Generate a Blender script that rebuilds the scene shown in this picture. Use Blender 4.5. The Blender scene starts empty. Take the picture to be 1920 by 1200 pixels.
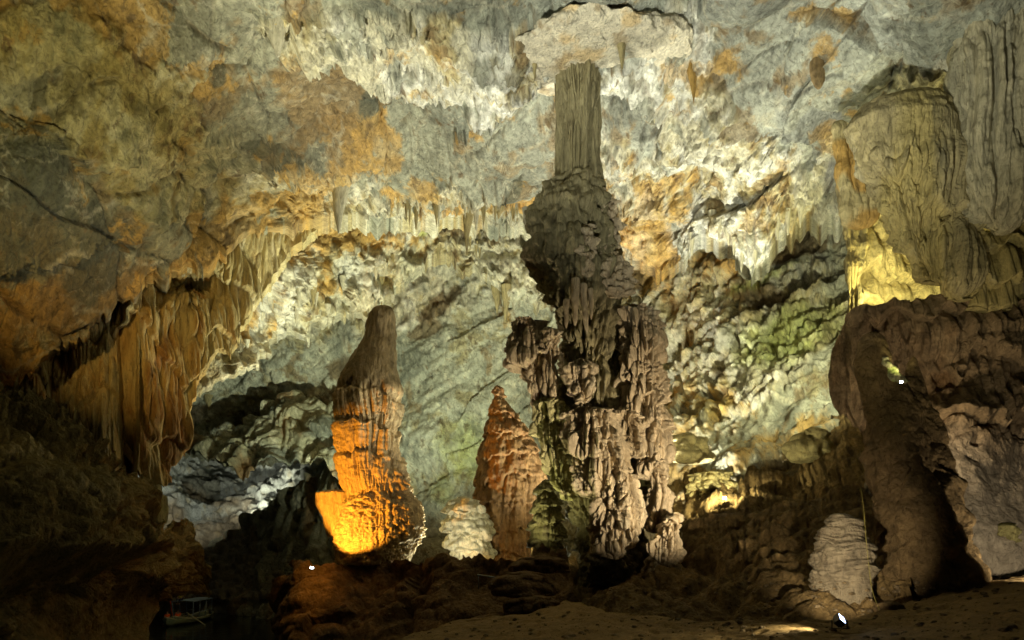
import bpy, math, random
import numpy as np
f4 = np.float32
random.seed(7)
RNG = np.random.RandomState(11)
scene = bpy.context.scene
COL = scene.collection

# ------------------------------------------------------------------ camera, world, lights, exposure
F = 1280.0; HY = 1040.0; CZ = 6.4           # focal length and horizon row (in 1920-wide pixels), eye height above the river
def at(px, py, Y):
    return np.stack(np.broadcast_arrays((px-960.0)/F*Y, Y*1.0, CZ+(HY-py)/F*Y), -1)
cd = bpy.data.cameras.new('camera'); cam = bpy.data.objects.new('camera', cd); COL.objects.link(cam)
cam.location = (0, 0, CZ); cam.rotation_euler = (math.radians(90), 0, 0)
cd.sensor_width = 36; cd.lens = 24.0; cd.shift_y = (HY-600)/1920.0
cd.clip_start = .1; cd.clip_end = 600
scene.camera = cam
scene.render.engine = 'CYCLES'
scene.cycles.use_denoising = True
scene.cycles.max_bounces = 4; scene.cycles.diffuse_bounces = 3; scene.cycles.glossy_bounces = 2
scene.cycles.sample_clamp_indirect = 4.0
scene.view_settings.view_transform = 'Standard'; scene.view_settings.look = 'None'
scene.view_settings.exposure = 0.38; scene.view_settings.gamma = 1.0; scene.view_settings.use_curve_mapping = False
w = bpy.data.worlds.new('World'); scene.world = w; w.use_nodes = True
w.node_tree.nodes['Background'].inputs[0].default_value = (.9, .86, .62, 1)
w.node_tree.nodes['Background'].inputs[1].default_value = 0.006

def lamp(px, py, Y, tx, ty, tY, power, color, cone=100, blend=.8, radius=.15, name='flood_or_fill_beam'):  # spots for seen lamps, inferred floods and added fills
    p = at(px, py, float(Y)); t = at(tx, ty, float(tY))
    ld = bpy.data.lights.new(name, 'SPOT'); ld.energy = power; ld.color = color
    ld.spot_size = math.radians(cone); ld.spot_blend = blend; ld.shadow_soft_size = radius
    o = bpy.data.objects.new(name, ld); COL.objects.link(o); o.location = p
    from mathutils import Vector
    o.rotation_euler = (Vector(t)-Vector(p)).to_track_quat('-Z', 'Y').to_euler()
    return o
PALE = (1, .97, .68); COOL = (.88, 1, .93); WARM = (1, .62, .22); AMB = (1, .45, .05); PINK = (1, .78, .60); YEL = (1, .80, .34)
# vault floods
lamp(1180, 1090, 39, 1250, 150, 36, 33000, (1, .98, .80), 150, 1, .3)
lamp(900, 1090, 47, 800, 60, 36, 13000, PALE, 150, 1, .3)
lamp(650, 1100, 47, 620, 350, 46, 6500, (1,.80,.42), 110, 1, .3)
lamp(-250, 900, 12, 200, 60, 26, 12000, (1,.88,.44), 58, 1, .2)  # off-frame lamp added in front to brighten the left vault
lamp(1620, 690, 35.5, 1380, 560, 50, 4200, (1, 1, .66), 140, 1, .2)  # hidden lamp added to brighten the wall right of the column
# far wall floods
lamp(770, 1062, 47, 690, 600, 62, 25000, (.92,1,.74), 104, 1, .3)
lamp(1000, 1040, 47, 860, 720, 64, 16000, (.94,1,.66), 150, 1, .3)
lamp(1360, 1010, 45, 1450, 600, 52, 17000, (1,.98,.60), 150, 1, .3)
lamp(450, 975, 80, 500, 860, 90, 7500, (1,.98,.80), 100, 1, .3)
lamp(330, 970, 76, 370, 880, 90, 3000, (1,1,.88), 120, 1, .3)
# warm lamps on the left curtain
lamp(-900, 150, 10, 250, 610, 38, 9000, (1,.62,.18), 24, .9, .2)
lamp(-900, 150, 10, 130, 930, 28, 420, (1,.78,.32), 13, .9, .2)
lamp(420, 1020, 46, 400, 560, 44, 900, WARM, 120, 1, .2)
# amber lamp of the tall stalagmite
lamp(545, 1046, 36.2, 702, 915, 42, 5000, (1,.41,.04), 62, .25, .04)
lamp(880, 1075, 41, 950, 900, 45, 130, (1,.55,.15), 110, .9, .05)
lamp(850, 1075, 38, 870, 1000, 43, 1000, (1,.93,.66), 46, .7, .05)
# central mass: pinkish from the right, yellow from the left
lamp(1572, 1050, 23.3, 1180, 840, 33, 7800, (1,.83,.57), 56, .9, .06)
lamp(960, 1060, 32.5, 1040, 850, 34, 700, (1,.95,.45), 100, .9, .05)
lamp(860, 1060, 33, 1010, 690, 34, 1300, PINK, 46, .6, .05)
# added spill lamps, then the lamp on the rubble slope
lamp(1556, 1148, 15.4, 1330, 1185, 15.6, 190, (1,.88,.55), 90, 1, .05)  # added lamp standing in for the sand spotlight's spill
lamp(588, 1030, 37.2, 572, 1075, 38.2, 110, AMB, 110, .8, .04)  # added lamp for the glow on the rock by the ledge lamp
lamp(1358, 928, 35.4, 1330, 890, 39, 900, (1,.93,.55), 165, .6, .05)
lamp(1440, 848, 42.5, 1500, 780, 47, 900, YEL, 140, .9, .05)
# notch lamp on the spur, spotlight on the sand, then unseen lamps
lamp(1689, 705, 23.3, 1690, 500, 26, 50, (1,.93,.45), 90, .9, .05)
lamp(1574, 1150, 15.6, 1572, 1045, 21, 1400, (1,.86,.62), 44, .7, .05)
lamp(1715, 860, 25.7, 1840, 700, 29, 430, (1,.80,.52), 150, 1, .1)  # hidden lamp added to silhouette the spur against the right wall
lamp(1960, 1085, 20, 1880, 850, 28, 750, (1,.88,.66), 130, 1, .05)
lamp(1500, 1185, 10, 1690, 300, 28, 3200, (1,.92,.58), 50, 1, .1)  # unseen fill added for the dome
lamp(-64, 1200, 15, 820, -230, 29, 34000, (1,.99,.80), 52, 1, .2)  # off-frame front fill added for the vault and column
lamp(1250, 1195, 12, 1450, -130, 32, 24000, (1,1,.84), 56, 1, .2)  # front fill without a fixture, added for the right vault
lamp(1690, 598, 31.6, 1660, 450, 36, 2600, (1,.90,.42), 150, 1, .1)  # hidden lamp added to light the recess yellow

# ------------------------------------------------------------------ noise
_perm = RNG.permutation(256).astype(np.int64); _perm = np.concatenate([_perm]*3)
_g = RNG.normal(size=(256, 3)); _g = (_g/np.linalg.norm(_g, axis=1, keepdims=True)).astype(f4)
_r = RNG.rand(256, 4).astype(f4)
def perlin(P, fx, fy=None, fz=None, seed=0):
    fy = fx if fy is None else fy; fz = fx if fz is None else fz
    sh = P.shape[:-1]; P = P.reshape(-1, 3)
    x = (P[:, 0]*fx+seed*17.31).astype(f4); y = (P[:, 1]*fy+seed*5.77).astype(f4); z = (P[:, 2]*fz+seed*9.13).astype(f4)
    ix = np.floor(x).astype(np.int64); iy = np.floor(y).astype(np.int64); iz = np.floor(z).astype(np.int64)
    x = x-ix; y = y-iy; z = z-iz; ix &= 255; iy &= 255; iz &= 255
    u = x*x*x*(x*(x*6-15)+10); v = y*y*y*(y*(y*6-15)+10); t = z*z*z*(z*(z*6-15)+10)
    out = 0
    for a in (0, 1):
        pa = _perm[ix+a]; wa = u if a else 1-u
        for b in (0, 1):
            pb = _perm[pa+iy+b]; wb = wa*(v if b else 1-v)
            for c in (0, 1):
                g = _g[_perm[pb+iz+c]]
                out = out + wb*(t if c else 1-t)*(g[:, 0]*(x-a)+g[:, 1]*(y-b)+g[:, 2]*(z-c))
    return (out*1.5).reshape(sh)
def fbm(P, f, o=4, fz=None, seed=0, gain=.5):
    s = 0; a = 1.0; t = 0; fz = f if fz is None else fz
    for k in range(o):
        s = s+a*perlin(P, f, f, fz, seed+k*3.7); t += a; a *= gain; f *= 2.03; fz *= 2.03
    return s/t*1.3
def ridged(P, f, o=3, fz=None, seed=0):
    s = 0; a = 1.0; t = 0; fz = f if fz is None else fz
    for k in range(o):
        s = s+a*(1-2.2*np.abs(perlin(P, f, f, fz, seed+k*2.3))); t += a; a *= .5; f *= 2.1; fz *= 2.1
    return s/t
def lumps(P, size, sz=None, seed=0, tilt=.8, sharp=1.3, lo=0):
    """rounded or tilted blocks that meet in sharp creases: max over nearby cells"""
    sz = size if sz is None else sz
    sh = P.shape[:-1]; P = P.reshape(-1, 3)
    q = np.stack([P[:, 0]/size+seed*3.1, P[:, 1]/size+seed*1.7, P[:, 2]/sz+seed*2.3], 1).astype(f4)
    b = np.floor(q-.5).astype(np.int64); best = np.full(len(q), -9., f4); sec = best.copy(); idv = np.zeros(len(q), f4)
    for a in (0, 1):
        for c in (0, 1):
            for d in (0, 1):
                cx, cy, cz = b[:, 0]+a, b[:, 1]+c, b[:, 2]+d
                h = _perm[_perm[_perm[cx & 255]+(cy & 255)]+(cz & 255)]
                rr = _r[h]; g = _g[h]
                dx = q[:, 0]-cx-.5-(rr[:, 0]-.5)*.6; dy = q[:, 1]-cy-.5-(rr[:, 1]-.5)*.6; dz = q[:, 2]-cz-.5-(rr[:, 2]-.5)*.6
                hgt = (rr[:, 3]-.5)*.5+tilt*(g[:, 0]*dx+g[:, 1]*dy+g[:, 2]*dz)-sharp*(dx*dx+dy*dy+dz*dz)
                m = hgt > best; sec = np.where(m, best, np.maximum(sec, hgt)); best = np.where(m, hgt, best); idv = np.where(m, rr[:, 2], idv)
    if lo: return best.reshape(sh), idv.reshape(sh), (best-sec).reshape(sh)
    return best.reshape(sh), idv.reshape(sh)
def sstep(x, a, b):
    t = np.clip((x-a)/(b-a), 0, 1); return t*t*(3-2*t)
def flutes(P, f, seed=0, fz=.05, warp=.25):
    """organ-pipe ribs: rounded ribs that meet in narrow grooves"""
    W = P.copy(); W[..., 0] += warp*perlin(P, .35, .35, .25, seed+4); W[..., 1] += warp*perlin(P, .35, .35, .25, seed+6)
    a = np.sqrt(np.abs(perlin(W, f, f, f*fz, seed))*2+1e-4); b = np.sqrt(np.abs(perlin(W, f*2.7, f*2.7, f*2.7*fz, seed+1))*2+1e-4)
    return a*.7+b*.3-.5
def tiers(P, h, seed=0, jf=1.2, jag=.35):
    """overlapping drapery tiers: each swells downward to a ragged lower lip, then undercuts"""
    q = P[..., 2]/h+1.0*fbm(P, .24, 2, .12, seed)+jag*perlin(P, jf, jf, jf*.12, seed+2)+jag*.5*perlin(P, jf*3, jf*3, jf*.3, seed+3)
    s = q-np.floor(q)
    return (1-s)**.8*sstep(s, 0, .07)-.45

# ------------------------------------------------------------------ mesh and material helpers
def link(name, data, parent=None, loc=None):
    o = bpy.data.objects.new(name, data); COL.objects.link(o)
    if parent is not None: o.parent = parent
    if loc is not None: o.location = loc
    return o
def tag(o, label=None, cat=None, group=None, kind=None):
    if label: o['label'] = label
    if cat: o['category'] = cat
    if group: o['group'] = group
    if kind: o['kind'] = kind
    return o
def thing(name, label, cat, loc, group=None):
    o = link(name, None, None, tuple(float(v) for v in loc)); o.empty_display_size = .3
    return tag(o, label, cat, group)
def mesh_np(name, V, Q, mat, col=None, parent=None, smooth=True, origin=None):
    V = np.asarray(V, f4).reshape(-1, 3)
    org = np.zeros(3)
    if parent is not None: org = np.array(parent.location)
    elif origin is not None: org = np.array(origin)
    Q = np.asarray(Q, np.int32); n = Q.shape[1]
    me = bpy.data.meshes.new(name); me.vertices.add(len(V)); me.vertices.foreach_set('co', (V-org.astype(f4)).ravel())
    me.loops.add(Q.size); me.loops.foreach_set('vertex_index', Q.ravel())
    me.polygons.add(len(Q)); me.polygons.foreach_set('loop_start', np.arange(0, Q.size, n, dtype=np.int32))
    me.polygons.foreach_set('use_smooth', np.full(len(Q), smooth, bool))
    me.update(); me.validate()
    if col is not None:
        a = me.color_attributes.new('albedo', 'FLOAT_COLOR', 'POINT')
        c = np.ones((len(V), 4), f4); c[:, :3] = np.clip(np.asarray(col, f4).reshape(-1, 3), 0.004, .9); a.data.foreach_set('color', c.ravel())
    me.materials.append(mat)
    return link(name, me, parent, None if parent is not None else (tuple(org) if origin is not None else None))
def grid_quads(nr, nc, wrap=False):
    i = np.arange(nr*nc).reshape(nr, nc)
    if wrap: a, b = i[:-1], i[1:]; a2, b2 = np.roll(a, -1, 1), np.roll(b, -1, 1)
    else: a, b, a2, b2 = i[:-1, :-1], i[1:, :-1], i[:-1, 1:], i[1:, 1:]
    return np.stack([a, b, b2, a2], -1).reshape(-1, 4)
def nodes(name):
    m = bpy.data.materials.new(name); m.use_nodes = True; nt = m.node_tree
    return m, nt, nt.nodes['Principled BSDF'], nt.nodes, nt.links
def rock_mat(name, scale=3.0, bump=.5, dist=.08, rough=.75, stretch=.35, var=.35, spec=.3):
    m, nt, B, N, L = nodes(name)
    tc = N.new('ShaderNodeTexCoord'); mp = N.new('ShaderNodeMapping'); mp.inputs['Scale'].default_value = (1, 1, stretch)
    L.new(tc.outputs['Object'], mp.inputs[0])
    at_ = N.new('ShaderNodeAttribute'); at_.attribute_name = 'albedo'
    n1 = N.new('ShaderNodeTexNoise'); n1.inputs['Scale'].default_value = scale; n1.inputs['Detail'].default_value = 8; n1.inputs['Roughness'].default_value = .65; n1.inputs['Distortion'].default_value = .6
    L.new(mp.outputs[0], n1.inputs[0])
    n2 = N.new('ShaderNodeTexNoise'); n2.inputs['Scale'].default_value = scale*3.3; n2.inputs['Detail'].default_value = 5
    L.new(tc.outputs['Object'], n2.inputs[0])
    mr = N.new('ShaderNodeMapRange'); mr.inputs[1].default_value = .3; mr.inputs[2].default_value = .7; mr.inputs[3].default_value = 1-var; mr.inputs[4].default_value = 1+var
    L.new(n1.outputs[0], mr.inputs[0])
    n3 = N.new('ShaderNodeTexNoise'); n3.inputs['Scale'].default_value = scale*1.9; n3.inputs['Detail'].default_value = 9; n3.inputs['Roughness'].default_value = .72; n3.inputs['Distortion'].default_value = 1.2
    L.new(mp.outputs[0], n3.inputs[0])
    m3 = N.new('ShaderNodeMapRange'); m3.inputs[1].default_value = .34; m3.inputs[2].default_value = .50; m3.inputs[3].default_value = .52; m3.inputs[4].default_value = 1.08
    L.new(n3.outputs[0], m3.inputs[0]); mm = N.new('ShaderNodeMath'); mm.operation = 'MULTIPLY'; L.new(mr.outputs[0], mm.inputs[0]); L.new(m3.outputs[0], mm.inputs[1])
    mx = N.new('ShaderNodeVectorMath'); mx.operation = 'SCALE'; L.new(at_.outputs['Color'], mx.inputs[0]); L.new(mm.outputs[0], mx.inputs['Scale'])
    L.new(mx.outputs[0], B.inputs['Base Color'])
    rr = N.new('ShaderNodeMapRange'); rr.inputs[3].default_value = rough-.2; rr.inputs[4].default_value = min(1, rough+.2); L.new(n2.outputs[0], rr.inputs[0]); L.new(rr.outputs[0], B.inputs['Roughness'])
    B.inputs['Specular IOR Level'].default_value = spec
    ad = N.new('ShaderNodeMath'); ad.operation = 'ADD'; L.new(n1.outputs[0], ad.inputs[0])
    ml = N.new('ShaderNodeMath'); ml.operation = 'MULTIPLY'; ml.inputs[1].default_value = .4; L.new(n2.outputs[0], ml.inputs[0]); L.new(ml.outputs[0], ad.inputs[1])
    a2 = N.new('ShaderNodeMath'); a2.operation = 'ADD'; L.new(ad.outputs[0], a2.inputs[0]); L.new(n3.outputs[0], a2.inputs[1])
    bp = N.new('ShaderNodeBump'); bp.inputs['Strength'].default_value = bump; bp.inputs['Distance'].default_value = dist; L.new(a2.outputs[0], bp.inputs['Height']); L.new(bp.outputs[0], B.inputs['Normal'])
    return m
def plain_mat(name, c, rough=.6, var=.2, scale=8, metal=0):
    m, nt, B, N, L = nodes(name)
    tc = N.new('ShaderNodeTexCoord'); n = N.new('ShaderNodeTexNoise'); n.inputs['Scale'].default_value = scale; L.new(tc.outputs['Object'], n.inputs[0])
    r = N.new('ShaderNodeValToRGB'); r.color_ramp.elements[0].position = .3; r.color_ramp.elements[1].position = .7
    r.color_ramp.elements[0].color = tuple(v*(1-var) for v in c)+(1,); r.color_ramp.elements[1].color = tuple(min(1, v*(1+var)) for v in c)+(1,)
    L.new(n.outputs[0], r.inputs[0]); L.new(r.outputs[0], B.inputs['Base Color']); B.inputs['Roughness'].default_value = rough; B.inputs['Metallic'].default_value = metal
    return m
def glow_mat(name, c, s):
    m, nt, B, N, L = nodes(name); B.inputs['Base Color'].default_value = (.8, .8, .8, 1)
    B.inputs['Emission Color'].default_value = tuple(c)+(1,); B.inputs['Emission Strength'].default_value = s; return m
M_ROCK = rock_mat('limestone', 2.2, .8, .26, .78, .6)
M_FAR = rock_mat('pale_limestone', 1.4, .8, .40, .8, .6)
M_FLOW = rock_mat('flowstone', 3.2, .8, .13, .72, .22, .3, .45)
M_MUD = rock_mat('clay_rock', 2.5, .85, .22, .85, .8, .4, .2)
M_SAND = rock_mat('trodden_sand', 6, .4, .04, .9, 1, .25, .15)

GREY = np.array([.262, .272, .208]); SLATE = np.array([.088, .092, .064]); CREAM = np.array([.56, .53, .385]); WHITE = np.array([.66, .66, .58])
OCHRE = np.array([.50, .315, .085]); BROWN = np.array([.20, .14, .062]); OLIVE = np.array([.27, .235, .115]); PINKY = np.array([.52, .42, .27]); MOSS = np.array([.46, .52, .17])
RUST = np.array([.30, .14, .04]); STRAW = np.array([.50, .42, .20]); DARKB = np.array([.10, .07, .035])
def mix(c, k, m): return c*(1-m[..., None])+k*m[..., None]
def ell(PX, PY, L_):
    """soft union of ellipses (cx, cy, rx, ry, angle degrees, weight)"""
    s = np.zeros(PX.shape, f4)
    for (cx, cy, rx, ry, a, wt) in L_:
        a = math.radians(a); dx = PX-cx; dy = PY-cy
        u = (dx*math.cos(a)+dy*math.sin(a))/rx; v = (-dx*math.sin(a)+dy*math.cos(a))/ry
        s = np.maximum(s, wt*np.exp(-(u*u+v*v)**1.3*.7))
    return s
def tps(pts):
    pts = np.array(pts, float); X = pts[:, :2]/1000; y = np.log(pts[:, 2]); n = len(X)
    def U(r2): return r2*np.log(r2+1e-12)
    K = U(((X[:, None]-X[None])**2).sum(-1))+np.eye(n)*1e-4; Pm = np.c_[np.ones(n), X]
    A = np.block([[K, Pm], [Pm.T, np.zeros((3, 3))]]); c = np.linalg.solve(A, np.r_[y, 0, 0, 0])
    def f(px, py):
        px = np.asarray(px, float)/1000; py = np.asarray(py, float)/1000; s = c[n]+c[n+1]*px+c[n+2]*py
        for i in range(n): s = s+c[i]*U((px-X[i, 0])**2+(py-X[i, 1])**2)
        return np.exp(s)
    return f
def drips(px, spacing, length, seed, sharp=.8):
    """ragged fringe of hanging points along a lip, as extra length in pixels"""
    rs = np.random.RandomState(seed); c = np.arange(px.min()-spacing, px.max()+spacing, spacing); c = c+rs.uniform(-.5, .5, len(c))*spacing
    Lh = length*rs.rand(len(c))**2.0; wd = spacing*rs.uniform(.35, 1.0, len(c)); out = np.zeros_like(px)
    for a, l, w_ in zip(c, Lh, wd): out = np.maximum(out, l*np.clip(1-np.abs(px-a)/w_, 0, 1)**sharp)
    return out
def poly(pts):
    a = np.array(pts, float); return lambda x: np.interp(x, a[:, 0], a[:, 1])
def sheet(name, x0, x1, nu, nv, top, bot, D, relief, colour, mat, back=3.0, up=25, parent=None, side=0, tpow=1.0):
    u = np.linspace(x0, x1, nu); t = np.linspace(0, 1, nv)[:, None]**tpow
    T = top(u)[None]; Bm = bot(u)[None]
    PX = np.broadcast_to(u[None], (nv, nu)).copy(); PY = T+(Bm-T)*t
    Y = D(PX, PY); P = at(PX, PY, Y)
    du = np.gradient(P, axis=1); dv = np.gradient(P, axis=0); N = np.cross(du, dv)
    N /= np.linalg.norm(N, axis=-1, keepdims=True)+1e-9
    cp = np.array([0, 0, CZ])-P; N *= np.sign((N*cp).sum(-1, keepdims=True)+1e-9)
    R = relief(P, PX, PY)
    d, aux = R if isinstance(R, tuple) else (R, {})
    P = P+N*d[..., None]; C = colour(P, PX, PY, aux)
    if back:                                   # roll the lower lip under, away from the viewer
        k = 10; last = P[-1]; rows = []; cr = []
        for j in range(1, k+1):
            s = j/k; q = last.copy(); q[:, 1] += back*s; q[:, 2] += up/F*last[:, 1]*math.sin(s*math.pi*.5)*.6+.25*perlin(last+s*3, .8, seed=j)
            q[:, 0] *= (last[:, 1]+back*s)/last[:, 1]
            rows.append(q); cr.append(C[-1])
        P = np.concatenate([P, np.stack(rows)]); C = np.concatenate([C, np.stack(cr)])
    o = mesh_np(name, P, grid_quads(P.shape[0], nu), mat, C, parent)
    return o
def tube(name, prof, Y, dr, nth, nz, relief, colour, mat, parent=None, cap=(.04, .02), origin=None, amp_taper=.03, lean=0.0):
    """closed rock body whose outline follows (row, left, right) stations; Y may be a pair (top, bottom)"""
    a = np.array(prof, float); py = np.linspace(a[0, 0], a[-1, 0], nz); l = np.interp(py, a[:, 0], a[:, 1]); r = np.interp(py, a[:, 0], a[:, 2])
    k = max(3, nz//45)|1; ker = np.hanning(k+2)[1:-1]; ker /= ker.sum()
    l = np.convolve(np.pad(l, k//2, 'edge'), ker, 'valid'); r = np.convolve(np.pad(r, k//2, 'edge'), ker, 'valid')
    Yc = np.linspace(Y[0], Y[1], nz) if isinstance(Y, tuple) else np.full(nz, float(Y))
    t = np.linspace(0, 1, nz); cs = np.ones(nz)
    if cap[0]: m = t < cap[0]; cs[m] = np.sqrt(1-(1-t[m]/cap[0])**2*.999)
    if cap[1]: m = t > 1-cap[1]; cs[m] = np.sqrt(1-((t[m]-1+cap[1])/cap[1])**2*.999)
    cx = ((l+r)/2-960)/F*Yc; z = CZ+(HY-py)/F*Yc; rx = (r-l)/2/F*Yc*cs
    th = np.linspace(0, 2*math.pi, nth, endpoint=False)
    c, s = np.cos(th)[None], np.sin(th)[None]
    ry = rx*dr
    P = np.stack([cx[:, None]+rx[:, None]*c, Yc[:, None]+ry[:, None]*s+0*c, z[:, None]+0*c], -1)
    N = np.stack([c+0*z[:, None], s/dr+0*z[:, None], 0*c+0*z[:, None]], -1); N /= np.linalg.norm(N, axis=-1, keepdims=True)
    d = relief(P)*np.minimum(1, cs[:, None]+.1)
    P = P+N*d[..., None]
    # end caps as centre fans of quads
    top = P[:1].mean(1, keepdims=True); bt = P[-1:].mean(1, keepdims=True)
    P = np.concatenate([np.repeat(top, nth, 1), P, np.repeat(bt, nth, 1)])
    C = colour(P)
    return mesh_np(name, P, grid_quads(P.shape[0], nth, True), mat, C, parent, origin=origin)

# ------------------------------------------------------------------ reliefs and colourings of the big sheets
def shelf(PX, PY, pts, h, seed, soft=5, amp=8, length=16, fade=60):
    """a step in the rock: everything above the line stands proud and ends in a ragged dripping lip"""
    u = PX[0]; c = poly(pts)(u)+amp*np.sin(u*.043+seed)+amp*.6*np.sin(u*.11+seed*2)+drips(u, 9, length, seed)+drips(u, 27, length*1.3, seed+1)
    x0, x1 = pts[0][0], pts[-1][0]; e = sstep(u, x0, x0+fade)*(1-sstep(u, x1-fade, x1))
    up = c[None]-PY; return h*e[None]*sstep(up, 0, soft)*np.exp(-np.clip(up, 0, None)/150), (up > 0)
def rel_vault(P, PX, PY):
    W = P+np.stack([fbm(P, .12, 2, seed=s) for s in (21, 22, 23)], -1)*1.6
    big = fbm(P, .06, 3, seed=1)*2.2
    l1, id1, e1 = lumps(W, 6.5, seed=1, tilt=1.3, sharp=.8, lo=1)
    l2, id2, e2 = lumps(W, 2.7, seed=2, tilt=1.2, sharp=1.0, lo=1)
    l3, id3, e3 = lumps(W, 1.15, seed=3, tilt=1.0, sharp=1.1, lo=1)
    smooth = ell(PX, PY, [(850,240,130,90,0,1),(1500,110,200,120,20,1),(620,190,150,110,20,1),(80,340,170,150,0,1),(1180,190,90,40,0,1),(1450,280,60,60,0,.8)])
    wf = ell(PX, PY, FLOW_A)+.80*fbm(P, .16, 5, .12, seed=5, gain=.66)
    fl = sstep(wf, .44, .52)
    fine = fbm(P, .9, 4, .55, seed=9, gain=.62); rid = ridged(P, 1.1, 3, .45, seed=19)
    pop, _ = lumps(P, .42, .85, seed=5, tilt=.6, sharp=1.4)
    flu = flutes(P, 1.2, seed=6, fz=.10, warp=.6)
    ledge = tiers(P, 3.0, seed=8, jf=1.0, jag=.5)
    left = sstep(-PX, -640, -300)
    crack = np.exp(-(e1/.02)**2)*.34*sstep(fine+.3*rid, -.2, .3)+np.exp(-(e2/.035)**2)*.16*(1-fl)*(1-.6*left)
    k2 = sstep(fbm(P, .09, 2, seed=39), -.25, .35)
    d = big+l1*1.7+l2*(.25+.65*k2)*(1-.55*left)+l3*(.05+.16*k2)*(1-.6*left)+fine*.13-crack
    d = d+fl*(.25+(1-.5*left)*(.22*pop+.36*flu+.30*fine+.14*rid)+(.55-.4*left)*ledge)+(1-fl)*.07*rid+.05*fbm(P, 3.2, 2, seed=10)
    d = d-3.2*ell(PX, PY, [(1090,128,85,42,0,1)])
    for k, (pts, h) in enumerate(SHELVES): q, _u = shelf(PX, PY, pts, h, 60+k*3); d = d+q
    return d, dict(fl=fl, left=left, id1=id1, id2=id2, id3=id3, smooth=smooth, wf=wf, pop=pop, l3=l3, crack=crack)
SHELVES = [([(470,30),(515,85),(560,70),(640,75),(700,118),(760,140),(860,150),(950,118),(1020,70),(1040,52),(1145,48),(1175,80),(1210,112),(1290,140),(1340,165),(1400,210),(1480,240),(1570,235)], 1.5),
           ([(430,300),(500,285),(560,278),(640,262),(700,215),(750,200)], .9), ([(630,345),(720,330),(820,330),(900,340),(990,352)], .6), ([(1130,250),(1180,262),(1240,215),(1290,190)], .9),
           ([(1285,200),(1330,270),(1400,330),(1450,372),(1560,400)], .8), ([(-60,230),(60,240),(110,262),(160,300),(280,320)], .7), ([(-60,520),(80,500),(180,470),(260,440),(340,400)], .7), ([(230,150),(330,95),(430,130),(440,180)], .5),
           ([(1120,420),(1180,380),(1250,400),(1320,380)], .7), ([(780,250),(850,280),(930,300),(990,270)], .4), ([(1480,140),(1600,170),(1700,150),(1800,120)], .7)]
FLOW_A = [(260,260,230,150,25,.75),(120,470,60,100,60,.3),(60,80,140,90,0,.6),(800,50,190,80,0,1.0),(1110,75,170,45,0,1.1),(1350,330,150,150,30,.85),(1480,430,170,80,0,1),(560,340,260,60,-12,.9),
          (780,360,260,60,8,.8),(1250,500,120,130,0,.9),(1160,300,60,110,0,.7),(1340,150,80,30,30,.7),(1290,60,60,80,0,.6),(560,60,120,50,0,.6),(900,130,60,40,0,.8),(1560,330,50,120,0,.8),(1800,150,120,80,0,.5)]
OCH_A = [(500,400,220,45,-35,1),(620,290,120,40,-25,.9),(560,290,70,22,-5,1.1),(700,250,50,40,0,1),(900,350,170,32,5,.9),(1220,420,70,110,0,.95),(1560,270,30,60,0,1),(1180,330,50,60,0,.6),(370,490,120,30,-35,1),(1210,120,80,14,-5,.9),(90,60,80,60,0,.5),(760,310,90,40,0,.6),(260,400,70,70,0,.35),(560,400,60,50,0,1)]
BRN_A = [(610,200,120,90,25,1),(650,95,80,36,10,1),(480,80,120,60,20,.5),(440,330,120,50,0,.3),(200,560,200,70,0,.7),(120,620,160,80,0,.7)]
DRK_A = [(60,320,120,70,10,1),(60,440,170,110,0,.85),(700,180,26,60,20,1),(500,265,60,15,0,.9),(1270,170,45,35,0,.9),(1240,225,60,20,0,.7),(960,300,16,46,30,1),(1680,150,120,40,-15,.8),(420,150,30,30,0,.6),(1210,35,75,14,8,1.1),(180,500,90,120,20,.6),(1000,230,30,24,0,.5),(1180,355,18,38,0,.8),(1533,135,16,34,5,.0)]  # slate patches, one of them painting the shade of a hollow
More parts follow.
